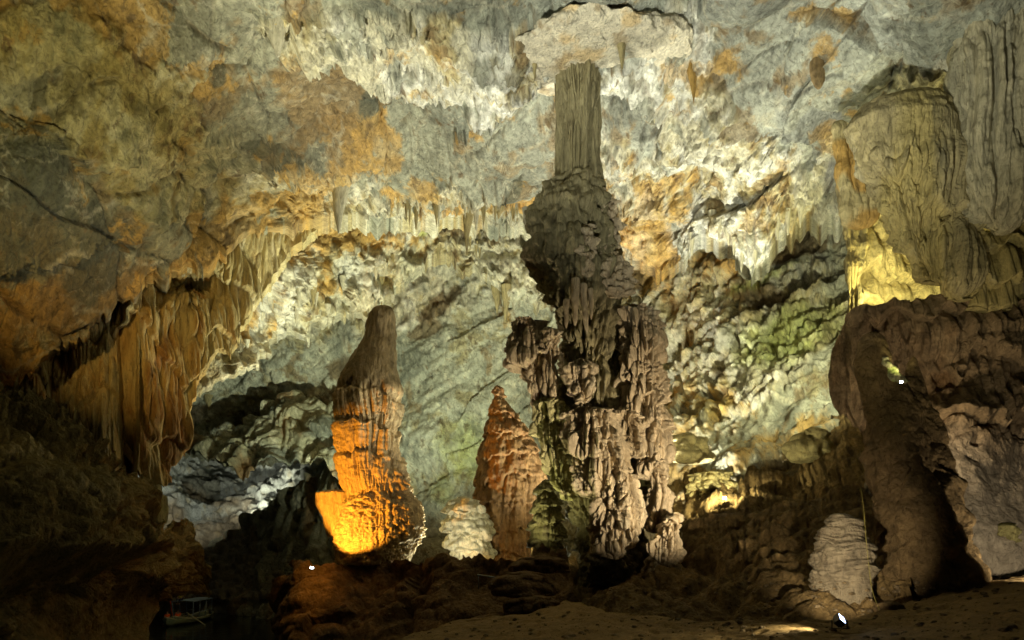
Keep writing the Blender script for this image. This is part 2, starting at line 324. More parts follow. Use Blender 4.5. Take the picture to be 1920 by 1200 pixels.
def col_vault(P, PX, PY, A):
    n = fbm(P, .20, 6, seed=31, gain=.66); n2 = fbm(P, .5, 6, .15, seed=33, gain=.62); n3 = fbm(P, 1.3, 5, .8, seed=35, gain=.68); n4 = fbm(P, .33, 6, .30, seed=37, gain=.66)
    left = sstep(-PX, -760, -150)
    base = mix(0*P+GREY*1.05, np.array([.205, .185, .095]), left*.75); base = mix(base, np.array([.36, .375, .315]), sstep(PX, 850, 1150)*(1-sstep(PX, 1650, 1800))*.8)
    g = base*(1+.28*n[..., None]+.50*(A['id2'][..., None]-.5)+.25*(A['id3'][..., None]-.5)+.25*n3[..., None])
    g = mix(g, BROWN*1.25, sstep(n2+.3*(A['id1']-.5)+.12*left, .12, .30)*.65)
    g = mix(g, OCHRE*.85, sstep(n4+.26*left, .24, .36)*.75)
    g = mix(g, BROWN*1.35*(1+.3*n3[..., None]), sstep(ell(PX, PY, BRN_A)+.7*n+.3*n2, .5, .66)*.8)
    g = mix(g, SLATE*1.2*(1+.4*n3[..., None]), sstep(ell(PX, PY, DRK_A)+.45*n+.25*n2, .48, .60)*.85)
    v = sstep(1-np.abs(perlin(P+1.6*n[..., None], .25, seed=41))*16, .35, .95)*.8+sstep(1-np.abs(perlin(P+1.2*n2[..., None], .6, seed=42))*14, .4, 1)*.5
    g = mix(g, CREAM*.85, np.clip(v, 0, 1)*.65)
    c = CREAM*(1+.30*n3[..., None])
    c = mix(c, WHITE, sstep(n+.3*n3+.6*ell(PX, PY, [(1150,60,480,100,0,1),(1400,350,250,120,0,.8)]), .05, .45)*.85)
    c = mix(c, STRAW*.85, sstep(n2+.1*left, .06, .26)*.8); c = mix(c, BROWN*1.4, sstep(n2+.35*n3, .26, .44)*.85)
    c = mix(c, OCHRE*.9, sstep(n4, .20, .36)*.6)
    c = mix(c, GREY*1.1, sstep(-n2+.3*n, .16, .32)*.75); c = mix(c, OLIVE*.8, sstep(-n4+.3*n3, .22, .42)*.7)
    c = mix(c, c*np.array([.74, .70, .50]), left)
    out = mix(g, c, A['fl'])
    o = sstep(.85*ell(PX, PY, OCH_A)+.80*n2+.5*n3, .46, .62)*(.55+.45*sstep(n, -.2, .3))
    out = mix(out, OCHRE*(1.05+.4*n3[..., None]), o*.85)
    out = mix(out, DARKB*1.4, sstep(n3*1.0+.5*n2-.3*A['pop'], .44, .62)*.8)
    out = mix(out, DARKB*2, np.clip(A['crack']*1.2, 0, .35))
    return out*(1+.40*fbm(P, 2.4, 4, 1.4, seed=36, gain=.7)[..., None])

# ---- the near vault
D_A = tps([(-300,-400,19),(960,-400,21),(2200,-400,21),(-300,0,24),(300,0,29),(960,0,32),(1500,0,31),(2200,0,27),(-300,350,25),(100,300,28),(500,200,35),(960,200,40),(1350,200,37),(1700,150,31),(2200,300,30),
           (-300,700,28),(0,700,31),(150,600,33),(300,520,36),(450,470,41),(700,370,48),(980,385,50),(1200,400,47),(1400,480,42),(1560,410,39),(1800,420,37),(2200,450,36),(500,330,42),(1300,330,42)])
lipA = poly([(-300,800),(0,735),(60,690),(130,642),(220,585),(290,525),(350,490),(440,462),(490,430),(560,398),(640,372),(760,378),(880,388),(985,388),(1060,405),(1160,395),(1190,455),(1235,500),(1270,480),(1320,430),(1370,455),(1400,482),(1435,480),(1460,440),(1500,412),(1560,405),(1620,400),(2200,420)])
def botA(u): return lipA(u)+drips(u, 9, 16, 3)+drips(u, 26, 26, 4)+6*np.sin(u*.05)
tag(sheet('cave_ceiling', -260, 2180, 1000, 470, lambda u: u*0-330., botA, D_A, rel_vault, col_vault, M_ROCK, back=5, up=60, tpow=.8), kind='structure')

# ---- back wall: rough band hung with stalactites, and the smoother wall beyond
FLOW_B = [(700,520,400,120,-10,.9),(1250,560,200,90,0,.95),(520,680,260,50,-20,.45),(1330,680,160,140,0,.7),(900,560,120,80,0,.5)]
OCH_B = [(700,420,120,60,0,.9),(560,440,70,80,0,1),(470,520,60,120,0,1.1),(1210,470,60,90,0,1.1),(1400,470,120,40,-10,.9),(1300,780,200,60,0,.6),(1480,860,160,50,-20,.8),(640,540,40,20,0,.7),(960,600,60,30,0,.4),(1280,900,60,120,0,.8)]
DRK_B = [(1190,500,30,60,0,1),(1470,450,90,32,-15,1),(800,420,90,26,10,.7),(900,440,60,26,10,.7),(830,565,50,20,-40,.9),(1430,560,60,34,10,.8),(560,800,120,60,-10,.9),(470,830,90,30,0,.8),(650,690,50,30,0,.8),(800,620,60,18,-20,.6),(1350,700,60,60,0,.5),(1500,880,120,40,-20,.6)]
MOSS_B = [(1480,650,100,60,-35,1.1),(1560,610,40,60,0,.7),(1430,520,90,12,-28,.8),(880,850,60,70,0,.75),(830,920,30,40,0,.7),(790,440,12,6,0,1),(1340,790,60,30,0,.5)]
def rel_band(P, PX, PY):
    W = P+np.stack([fbm(P, .15, 2, seed=s) for s in (61, 62, 63)], -1)*1.6
    l1, id1 = lumps(W, 7, 5, seed=11, tilt=1.1, sharp=.9); pop, _ = lumps(P, .9, 2.2, seed=12, tilt=.35, sharp=1.6); p2, _ = lumps(P, .45, .9, seed=13, tilt=.2, sharp=1.6)
    led = tiers(P, 4.2, seed=14, jf=.8, jag=.5); led2 = tiers(P, 1.7, seed=15, jf=1.4, jag=.5)
    fl = sstep(ell(PX, PY, FLOW_B)+.75*fbm(P, .12, 5, .10, seed=16, gain=.6), .28, .42)
    fine = fbm(P, 1.0, 4, .5, seed=17, gain=.6)
    return l1*2.4+fbm(P, .08, 3, seed=18)*1.6+.2*fine+fl*(1.0*led+.5*led2+.6*pop+.3*p2)+(1-fl)*.25*p2, dict(fl=fl, id1=id1, pop=pop, led=led)
def rel_wall(P, PX, PY):
    # slanting slabs: bedding planes dipping to the left
    W = P+np.stack([fbm(P, .15, 2, seed=s) for s in (71, 72, 73)], -1)*1.2
    S = W.copy(); S[..., 2] = W[..., 2]-.55*W[..., 0]
    S[..., 0] *= .45
    l1, id1 = lumps(S, 5, 2.2, seed=21, tilt=1.2, sharp=.7); l2, id2 = lumps(S, 1.8, .8, seed=22, tilt=1, sharp=1)
    right = sstep(PX, 1150, 1300)
    fl = sstep(ell(PX, PY, FLOW_B)*.8+.6*fbm(P, .15, 5, .10, seed=26, gain=.6)+.22*right, .36, .48)
    flu = flutes(P, .6, seed=27, fz=.1); pop, _ = lumps(P, .8, 1.3, seed=28, tilt=.4, sharp=1.5); led = tiers(P, 5.5, seed=24, jf=.5, jag=.4)
    fine = fbm(P, .9, 4, seed=29, gain=.6)
    low = sstep(PY, 760, 860)*right; bl, _ = lumps(W, 2.6, 1.8, seed=23, tilt=1.1, sharp=1.1)
    return l1*1.2+l2*.55*sstep(fbm(P, .1, 2, seed=20), -.05, .3)+fine*.35+.25*ridged(P, .8, 4, .5, seed=25)*sstep(fbm(P, .12, 2, seed=33), -.1, .2)+fbm(P, .07, 3, seed=30)*2.4+fl*(.75*led+(.35-.22*right)*pop+1.2*flu+.4*flutes(P, 1.6, seed=19, fz=.12))+right*.35*ridged(P, .7, 4, .4, seed=38)+low*bl*(.5+1.2*sstep(fbm(P, .15, 2, seed=7), -.2, .2)), dict(fl=fl, id1=id1, id2=id2, pop=pop, led=led)
def col_wall(P, PX, PY, A):
    n = fbm(P, .14, 6, seed=81, gain=.66); n2 = fbm(P, .4, 6, .14, seed=83, gain=.64); n3 = fbm(P, 1.1, 5, .8, seed=85, gain=.68); n4 = fbm(P, .25, 6, .22, seed=87, gain=.66)
    g = np.array([.47, .47, .35])*(1+.25*n[..., None]+.25*(A['id1'][..., None]-.5)+.25*n3[..., None])
    g = mix(g, GREY*.85, sstep(n4, .12, .30)*.75); g = mix(g, CREAM*1.05, sstep(n3+n*.5, .10, .35)*.7); g = mix(g, STRAW*.7, sstep(-n4+.2*n3, .14, .32)*.7); g = mix(g, BROWN*1.3, sstep(-n2-.2*n, .22, .36)*.7)
    c = CREAM*.98*(1+.3*n3[..., None]); c = mix(c, STRAW*.8, sstep(n2+.12*sstep(PX, 1150, 1300), .0, .22)*.8); c = mix(c, BROWN*1.25, sstep(n2+.4*n3, .22, .42)*.85); c = mix(c, WHITE, sstep(n-.3*n2, .12, .4)*.7); c = mix(c, GREY, sstep(n4, .15, .3)*.6)
    out = mix(g, c, A['fl'])
    out = mix(out, OCHRE*.95*(1+.4*n3[..., None]), sstep(.9*ell(PX, PY, OCH_B)+.7*n2+.4*n3, .40, .72)*.85)
    out = mix(out, BROWN*.8, sstep(ell(PX, PY, DRK_B)+.6*n+.3*n2, .45, .58)*.85)
    out = mix(out, MOSS, sstep(ell(PX, PY, MOSS_B)+.35*n3+.3*n, .30, 1.0)*.7)
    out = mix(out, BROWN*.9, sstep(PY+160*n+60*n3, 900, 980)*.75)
    out = mix(out, DARKB, sstep(n3+.4*n2-.3*A['pop'], .44, .62)*.7)
    return out*(1+.38*fbm(P, 1.8, 4, 1.0, seed=86, gain=.7)[..., None])
D_B1 = tps([(300,380,50),(640,340,54),(980,360,57),(1250,380,54),(1650,400,48),(330,780,47),(420,640,49),(560,600,54),(720,560,58),(880,560,60),(1050,580,60),(1250,600,56),(1650,560,50),(450,500,46)])
lipB1 = poly([(290,880),(335,800),(355,740),(420,690),(500,650),(560,615),(640,585),(720,560),(800,480),(860,470),(960,560),(1060,560),(1180,470),(1240,500),(1320,500),(1700,470)])
tag(sheet('cave_wall', 285, 1240, 470, 230, lambda u: u*0+330., lambda u: lipB1(u)+drips(u, 8, 16, 13)+drips(u, 30, 26, 14), D_B1, rel_band, col_wall, M_FAR, back=4, up=30), kind='structure')
D_B2 = tps([(300,500,62),(640,500,66),(960,480,66),(1200,400,56),(1650,400,48),(300,850,72),(450,840,76),(640,880,74),(800,800,70),(1000,800,66),(1300,750,52),(1600,700,44),(700,1100,66),(1000,1100,56),(1300,1000,42),(1650,1000,38),(560,740,72)])
lipB2 = poly([(280,850),(330,850),(400,862),(440,880),(520,868),(600,862),(640,890),(655,1100),(1700,1100)])
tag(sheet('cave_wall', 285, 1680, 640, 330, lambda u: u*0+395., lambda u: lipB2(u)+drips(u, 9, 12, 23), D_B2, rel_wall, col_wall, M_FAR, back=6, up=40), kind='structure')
# ---- deep passage beyond the low arch
def rel_pass(P, PX, PY):
    S = P.copy(); S[..., 2] = P[..., 2]-.5*P[..., 0]; S[..., 0] *= .4
    l1, id1 = lumps(S, 6, 3, seed=41, tilt=1, sharp=.9); fl = sstep(perlin(P, .12, .12, .1, 43), .05, .15)*sstep(PX, 380, 430)
    return l1*1.6+.8*lumps(P, 1.6, 1.0, seed=45)[0]+.5*ridged(P, .5, 4, seed=46)+.3*fbm(P, .6, 3, seed=42)+.7*flutes(P, .3, seed=44, fz=.1)*fl, dict(fl=fl, id1=id1, pop=l1, led=l1)
D_C = tps([(240,820,84),(340,860,96),(450,880,104),(600,860,84),(660,880,78),(300,940,84),(400,960,90),(520,950,80),(640,980,72),(300,1060,80),(500,1120,70),(660,1110,66)])
def col_pass(P, PX, PY, A):
    n = fbm(P, .2, 5, seed=91); n3 = fbm(P, .8, 4, seed=92)
    c = np.array([.40, .43, .37])*(1+.4*n3[..., None]+.4*n[..., None]); c = mix(c, STRAW*.7, sstep(n3, .15, .5)*.6)
    c = mix(c, GREY*.6, sstep(ell(PX, PY, [(375,915,36,26,10,1.3)]), .5, .6))
    c = mix(c, BROWN*.7, sstep(PY-.0*PX+70*n, 925, 985)*.85)
    return c
tag(sheet('cave_wall', 240, 680, 260, 200, lambda u: u*0+800., lambda u: u*0+1125., D_C, rel_pass, col_pass, M_FAR, back=0), kind='structure')

def rel_dk(P, PX, PY): return 1.4*flutes(P, .35, seed=301, fz=.15, warp=1.5)+lumps(P, 3, 3.5, seed=61, tilt=1)[0]*1.4+.3*fbm(P, .8, 4, seed=302)
def col_dk(P, PX, PY, A):
    n = fbm(P, .3, 5, .1, seed=303); n3 = fbm(P, 1.2, 4, seed=304); c = mix(0*P+np.array([.20, .19, .12]), CREAM*.7, sstep(n3+n, .2, .5)*.6); return mix(c, RUST*.8, sstep(-n, .1, .4)*.5)
D_K = tps([(240,1060,84),(340,1060,82),(420,1000,84),(520,930,74),(640,870,66),(700,900,62),(240,1140,80),(340,1140,79),(700,1140,56),(520,1080,70)])
tag(sheet('cave_wall', 240, 720, 240, 170, lambda u: poly([(240,1030),(345,1060),(400,1015),(455,985),(500,945),(545,905),(590,885),(625,872),(660,868),(720,900)])(u)+5*np.sin(u*.13)+3*np.sin(u*.37), lambda u: u*0+1200., D_K, rel_dk, col_dk, M_FAR, back=0), kind='structure')
tag(sheet('cave_wall', 325, 668, 240, 130, lambda u: poly([(325,835),(400,815),(450,790),(500,757),(535,733),(558,727),(590,742),(645,772),(668,790)])(u)+3*np.sin(u*.2), lambda u: poly([(325,842),(360,850),(420,866),(455,890),(500,868),(560,862),(610,872),(640,905),(668,960)])(u)+drips(u,8,8,41), tps([(325,840,66),(450,800,67),(560,730,69),(668,800,66),(500,870,63),(640,900,62),(400,860,64)]), rel_dk, lambda P, PX, PY, A: mix(col_dk(P, PX, PY, A)*1.9, GREY, sstep(perlin(P, .2, seed=305)+(PX-560)/300, .0, .2)), M_FAR, back=3, up=10), kind='structure')

# ------------------------------------------------------------------ river and floors
m, nt, B, N, L = nodes('dark_river_water'); B.inputs['Base Color'].default_value = (.008, .012, .008, 1); B.inputs['Roughness'].default_value = .06; B.inputs['IOR'].default_value = 1.33
tc = N.new('ShaderNodeTexCoord'); nz = N.new('ShaderNodeTexNoise'); nz.inputs['Scale'].default_value = 1.2; nz.inputs['Detail'].default_value = 4; bp = N.new('ShaderNodeBump'); bp.inputs['Strength'].default_value = .25; bp.inputs['Distance'].default_value = .15
L.new(tc.outputs['Object'], nz.inputs[0]); L.new(nz.outputs[0], bp.inputs['Height']); L.new(bp.outputs[0], B.inputs['Normal'])
tag(mesh_np('river_water', [(-110, 2, 0), (60, 2, 0), (60, 170, 0), (-110, 170, 0)], [(0, 1, 2, 3)], m), kind='structure')
def col_mud(base, dark=.5, streak=.35):
    def f(P, *a):
        n = fbm(P, .35, 5, seed=101, gain=.6); n3 = fbm(P, 1.6, 4, seed=103, gain=.65)
        c = base*(1+.4*n[..., None]+.3*n3[..., None]); c = mix(c, DARKB*.9, sstep(n+.5*n3, .15, .55)*dark); return c
    return f
# sand floor
def floor_y(u): return poly([(700,1215),(860,1165),(1000,1150),(1060,1128),(1100,1135),(1150,1150),(1300,1166),(1560,1166),(1640,1150),(1720,1125),(1800,1100),(1920,1076),(2100,1060)])(u)
D_F = tps([(700,1215,20),(1060,1130,27),(1300,1166,19),(1560,1166,17),(1800,1100,22),(2100,1060,26),(700,1300,12),(1100,1240,13.5),(1500,1240,11),(2000,1200,11),(1000,1700,5),(1500,1700,4.5),(2300,1700,4.5)])
def rel_floor(P, PX, PY): return .16*fbm(P, .4, 6, seed=111, gain=.6)+.05*ridged(P*np.array([1, 2, 1]), 1.2, 3, seed=112)-.05*sstep(perlin(P, 2.2, seed=113), .25, .4)
tag(sheet('sand_floor', 640, 2200, 330, 170, lambda u: floor_y(u)-0., lambda u: u*0+1650., D_F, rel_floor, col_mud(np.array([.30, .20, .085]), .35), M_SAND, back=0, tpow=2.0), kind='structure')
# ground the formations stand on, running from the sand back to the walls
def rel_slope(P, PX, PY):
    W = P+np.stack([fbm(P, .2, 2, seed=s) for s in (121, 122, 123)], -1)*1.0
    a, _ = lumps(W, 4, 2.6, seed=31, tilt=1.1, sharp=1.0); b, _ = lumps(W, 1.5, 1.1, seed=32, tilt=1, sharp=1.2); c, _ = lumps(P, .6, seed=33, tilt=.8, sharp=1.3)
    return a*1.5+b*.6+c*.22+.22*fbm(P, 1.2, 4, seed=34)+.25*ridged(P, .8, 4, seed=35)
D_S = tps([(1150,1000,42),(1250,880,44),(1400,900,40),(1500,850,42),(1620,790,40),(1700,800,36),(1200,1180,24),(1450,1180,21),(1650,1180,20),(1300,1050,31),(1500,1000,29),(1650,950,27),(900,1180,30),(900,1080,44)])
slopeT = poly([(1000,1090),(1180,1040),(1230,960),(1260,915),(1330,905),(1370,925),(1420,875),(1480,842),(1530,815),(1600,785),(1680,760),(1720,760)])
tag(sheet('rubble_slope', 1010, 1710, 400, 240, lambda u: slopeT(u)+14*np.sin(u*.11)+8*np.sin(u*.37), lambda u: u*0+1240., D_S, rel_slope, col_mud(np.array([.25, .165, .065]), .55), M_MUD, back=0), kind='structure')

# ------------------------------------------------------------------ left river bank
D_L = tps([(-260,760,22),(0,742,26),(120,790,28),(230,880,31),(290,1000,34),(370,1060,44),(-260,1040,17),(100,1030,22),(280,1060,30),(350,1150,44),(-260,1300,15),(150,1300,20),(350,1300,30),(100,900,25),(250,1000,30)])
bankT = poly([(-260,700),(0,742),(60,748),(120,785),(165,840),(215,872),(262,905),(275,960),(285,990),(320,990),(345,978),(362,1010),(372,1060),(380,1100),(395,1130)])
def rel_bank(P, PX, PY):
    W = P+np.stack([fbm(P, .25, 2, seed=s) for s in (131, 132, 133)], -1)*1.2
    S = W.copy(); S[..., 2] = W[..., 2]*2.0+.4*W[..., 0]
    a, _ = lumps(S, 3.6, seed=51, tilt=1.1, sharp=.9); b, _ = lumps(S, 1.3, seed=52, tilt=1.1, sharp=1.1); c, _ = lumps(P, .45, .35, seed=53, tilt=.8, sharp=1.3)
    und = -sstep(PY+.02*PX+14*perlin(P, .6, seed=55), 1022, 1040)*2.6*sstep(-PX, -330, -290)
    return a*1.2+b*.45+c*.16+.1*fbm(P, 2, 3, seed=54)+.22*ridged(S, .8, 4, seed=57)+und
tag(sheet('river_bank', -250, 392, 380, 300, lambda u: bankT(u)+7*np.sin(u*.21)+5*np.sin(u*.53)-drips(u,13,12,77), lambda u: poly([(-250,1290),(296,1290),(308,1200),(318,1130),(345,1112),(392,1118)])(u), D_L, rel_bank, col_mud(np.array([.22, .175, .07]), .5), M_MUD, back=0), kind='structure')

# ------------------------------------------------------------------ left curtain of flowstone
curtain = thing('flowstone_curtain', 'huge orange-brown fluted drapery hanging from the left vault lip above the dark bank', 'flowstone', at(300, 640, 40.))
def rel_cur(P):
    return 1.3*flutes(P, .42, seed=61, fz=.05, warp=1.0)+.65*flutes(P, 1.1, seed=62, fz=.06, warp=.4)+.2*flutes(P, 2.6, seed=67, fz=.06)+.5*tiers(P, 6.5, seed=63, jf=.4, jag=.3)+.25*fbm(P, .6, 4, .3, seed=64)
def col_cur(P):
    n = fbm(P, .5, 5, .08, seed=65, gain=.6); n3 = fbm(P, 1.5, 4, .5, seed=66)
    c = STRAW*.85*(1+.25*n3[..., None]); c = mix(c, OCHRE*.8, sstep(n, -.1, .25)*.7); c = mix(c, RUST*.8, sstep(n+.3*n3, .15, .45)*.75); c = mix(c, CREAM*.9, sstep(-n, .22, .45)*.5); return c
def rc(P, PX, PY): return rel_cur(P)-3.0*np.exp(-((PX-238)/13)**2)*sstep(PY, 600, 640)
def cc(P, PX, PY, A): return col_cur(P)
lipC1 = poly([(5,745),(60,770),(120,800),(160,840),(210,885),(235,890),(262,880)])
sheet('drapery', 5, 262, 250, 220, lambda u: lipA(u)-34, lambda u: lipC1(u)+drips(u,7,16,91)+drips(u,22,26,92), lambda px, py: 37+(px-130)*.012-(py-700)*.004, rc, cc, M_FLOW, back=2.5, up=20, parent=curtain)
lipC2 = poly([(236,640),(244,820),(262,905),(312,905),(322,870),(338,840),(348,760),(362,700),(400,655),(440,628),(470,575),(500,530),(540,470),(590,430)])
sheet('drapery', 236, 590, 330, 260, lambda u: lipA(u)-34, lambda u: np.maximum(lipC2(u)+drips(u,7,18,93)+drips(u,20,34,94), lipA(u)+2), lambda px, py: 39+(px-260)*.032+3.2*np.exp(-((px-345)/52)**2-((py-535)/38)**2), rc, cc, M_FLOW, back=2.5, up=20, parent=curtain)
tag(tube('stalagmite', [(880,286,304),(925,284,304),(930,280,312),(955,276,314),(985,280,312)], 60, .9, 90, 80, lambda P: .35*flutes(P, .6, seed=70), lambda P: 0*P+STRAW, M_FLOW, None, cap=(.03, .06), origin=at(295, 985, 60.)), 'squat pale yellow column with a bulging foot under the tip of the left curtain', 'column')

# ------------------------------------------------------------------ amber stalagmite
def rel_st(P, k=1):
    zt = lambda py: CZ+(HY-py)/F*42
    z = P[..., 2]+.55*perlin(P, .9, .9, .1, 70)+.25*perlin(P, 2.4, 2.4, .3, 170); up = sstep(z, zt(742)-.1, zt(735)+.4)
    crust, _ = lumps(P, .42, .22, seed=71, tilt=.8, sharp=1.3); pop, _ = lumps(P, .2, .14, seed=72, tilt=.5, sharp=1.5)
    d = 0*z
    for a_, b_, h in ((742, 802, .22), (802, 855, .42), (855, 925, .35), (925, 1066, .25)):
        t = (zt(a_)-z)/(zt(a_)-zt(b_)); m = (t >= 0) & (t < 1); t = np.clip(t, 0, 1); d = d+m*h*((1-t)**.6*sstep(t, 0, .12)-.2)
    base = sstep(-z, -zt(925)-.2, -zt(925)+.2); fl = .62*flutes(P, 1.5, seed=74, fz=.05, warp=.2)+.18*flutes(P, 3.6, seed=75, fz=.06)
    return -.15+(1-up)*(d+(1-.6*base)*fl+(.08+.26*base*sstep(perlin(P, .5, seed=171), -.25, .2))*crust+(.3+.7*base)*.10*pop+.14*base*tiers(P, .8, seed=172, jf=2, jag=.5))+up*(.12+.28*(1-sstep(P[..., 2], zt(715), zt(620)))+.10*flutes(P, 2.2, seed=78, fz=.1)+.10*fbm(P, 1.5, 4, seed=79))+.25*fbm(P, .35, 2, seed=76)
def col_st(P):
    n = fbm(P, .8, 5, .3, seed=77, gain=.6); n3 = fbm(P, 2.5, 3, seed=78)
    c = np.array([.50, .38, .20])*(1+.25*n3[..., None]); c = mix(c, BROWN, sstep(n, .1, .5)*.6); return mix(c, np.array([.17, .125, .055])*(1+.3*n3[..., None]), sstep(P[..., 2]+.5*n, CZ+(HY-742)/F*42, CZ+(HY-728)/F*42)*.85)  # tip painted dark where the amber beam cuts off
st = thing('stalagmite', 'tall amber-lit stalagmite with fluted tiers and a blunt smooth tip coloured dark as if unlit on the river ledge', 'stalagmite', at(700, 1064, 42.), None)
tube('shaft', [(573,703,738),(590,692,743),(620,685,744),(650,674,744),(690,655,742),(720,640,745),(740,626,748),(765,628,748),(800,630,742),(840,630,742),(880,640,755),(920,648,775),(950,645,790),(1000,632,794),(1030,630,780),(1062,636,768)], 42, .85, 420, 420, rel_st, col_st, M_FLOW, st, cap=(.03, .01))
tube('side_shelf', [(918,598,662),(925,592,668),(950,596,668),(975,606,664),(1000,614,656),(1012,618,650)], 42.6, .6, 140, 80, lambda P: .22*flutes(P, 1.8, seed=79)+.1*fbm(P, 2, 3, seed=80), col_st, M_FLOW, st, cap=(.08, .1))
# second, duller stalagmite
def rel_s2(P): return .24*tiers(P, 1.6, seed=81, jf=1.1, jag=.4)+.34*flutes(P, 1.3, seed=82)+.10*lumps(P, .5, .35, seed=89)[0]+.2*fbm(P, 1.2, 4, seed=83)
st2 = thing('stalagmite', 'rust-brown stepped stalagmite tapering to a thin knob, between the amber one and the column', 'stalagmite', at(950, 1060, 46.))
tube('shaft', [(722,927,938),(740,925,943),(752,924,948),(765,921,956),(800,912,985),(850,902,1010),(900,894,1020),(950,888,1030),(1000,885,1030),(1058,880,1030)], 46, .8, 300, 280, rel_s2, lambda P: mix(0*P+np.array([.23, .13, .045]), RUST*.6, sstep(fbm(P, .7, 4, seed=84), 0, .4)*.7), M_FLOW, st2, cap=(.02, .01))
tube('base_flow', [(930,845,890),(960,832,915),(1000,830,925),(1040,840,925),(1056,850,922)], 43.5, .7, 200, 120, lambda P: .5*tiers(P, 1.3, seed=85, jf=1)+.35*lumps(P, .7, .45, seed=86, tilt=.5)[0]+.15*fbm(P, 2, 3, seed=87), lambda P: 0*P+CREAM*.95*(1+.3*fbm(P, 1.5, 4, seed=88)[..., None]), M_FLOW, st2, cap=(.15, .05))

# ------------------------------------------------------------------ central column
def col_col(P):
    n = fbm(P, .7, 5, .1, seed=141, gain=.6); n3 = fbm(P, 2.2, 4, .6, seed=142)
    c = np.array([.27, .235, .125])*(1+.3*n3[..., None]+.25*n[..., None]); return mix(c, np.array([.16, .13, .065]), sstep(n3+.4*n, .15, .55)*.6)
def col_pk(P):
    n = fbm(P, .9, 5, .2, seed=143, gain=.6); n3 = fbm(P, 2.6, 4, .8, seed=144)
    c = PINKY*.95*(1+.3*n3[..., None]); c = mix(c, BROWN*1.1, sstep(n+.3*n3, .12, .45)*.65); return mix(c, CREAM, sstep(-n, .2, .5)*.4)
colm = thing('limestone_column', 'great limestone column hanging from the vault, narrow ribbed shaft above a swollen rough bulb', 'column', at(1100, 700, 34.))
tube('fluted_shaft', [(80,1014,1162),(92,1028,1148),(104,1037,1138),(122,1041,1132),(160,1042,1130),(220,1044,1128),(280,1043,1128),(330,1040,1134),(380,1035,1140)], (33.35, 34), .8, 380, 330,
     lambda P: -.3+.45*flutes(P, .9, seed=145, fz=.02, warp=.15)+.55*flutes(P, 2.3, seed=146, fz=.03, warp=.1)+.1*fbm(P, 1.2, 3, seed=147), col_col, M_FLOW, colm, cap=(0, .02))
tube('roof_ledge', [(48,1120,1180),(58,1080,1225),(72,1040,1262),(88,1000,1288),(102,965,1278),(114,946,1225),(122,950,1165),(128,975,1120)], 33.05, .7, 300, 120,
     lambda P: .9*fbm(P, .32, 5, seed=401, gain=.6)+.35*lumps(P, 1.1, .7, seed=402, tilt=1)[0]+.10*ridged(P, 1.2, 4, .6, seed=403), lambda P: mix(mix(0*P+np.array([.62, .57, .43]), OCHRE*1.2, sstep(fbm(P, .5, 5, seed=404), .10, .3)*.5), BROWN*1.6, sstep(fbm(P, .8, 5, seed=405), .2, .4)*.6), M_ROCK, colm, cap=(.1, .12))
def rel_bulb(P):
    a, _ = lumps(P, 1.8, 1.9, seed=151, tilt=.8, sharp=1.0); b, _ = lumps(P, .5, .6, seed=152, tilt=.5, sharp=1.5)
    e = lumps(P, .9, 1.6, seed=156, tilt=.9, sharp=1.1)[0]
    return -.1+.5*a+.28*b+.4*e+(.62*flutes(P, 1.5, seed=153, fz=.07)+.3*flutes(P, 3.0, seed=157, fz=.08))*sstep(-P[..., 2], -25.5, -22.0)+.40*tiers(P, 3.2, seed=154, jf=1.3, jag=.4)+.1*fbm(P, 2, 3, seed=155)
tube('bulb', [(318,1050,1120),(340,1025,1135),(365,1000,1142),(400,984,1150),(450,984,1158),(500,995,1168),(540,1018,1172),(580,1032,1172),(620,1048,1160),(670,1066,1150),(720,1075,1160),(800,1080,1160)], 34, .8, 420, 420, rel_bulb, col_col, M_FLOW, colm, cap=(.03, .02))
def rel_cr(P):
    b, _ = lumps(P, .45, .4, seed=161, tilt=.6, sharp=1.5); c, _ = lumps(P, .2, .25, seed=162, tilt=.3, sharp=1.6)
    return .42*b+.16*c+.42*tiers(P, 1.1, seed=163, jf=1.5, jag=.6)+.25*flutes(P, 2.2, seed=164)
for pr, Yy in [([(352,1118,1142),(380,1120,1158),(410,1126,1166),(440,1122,1168),(470,1112,1160),(495,1108,1150)], 33.2), ([(470,1125,1160),(500,1118,1178),(530,1122,1194),(548,1130,1192),(560,1140,1170)], 32.8), ([(420,1085,1120),(450,1082,1122),(480,1085,1118),(520,1090,1115)], 32.3)]:
    tube('crusted_lobe', pr, Yy, .7, 160, 110, rel_cr, col_pk, M_FLOW, colm, cap=(.15, .15))
for pr in ([(520,1072,1088),(560,1070,1086),(600,1074,1082),(612,1077,1080)], [(530,1086,1100),(580,1090,1102),(615,1096,1104),(628,1099,1102)], [(540,1102,1112),(580,1105,1113),(600,1107,1110)], [(560,1056,1068),(600,1058,1066),(618,1060,1063)]):
    tube('stalactite_finger', pr, 31.9, .9, 40, 60, lambda P: .06*fbm(P, 2, 3, seed=165), col_pk, M_FLOW, colm, cap=(.05, .1))
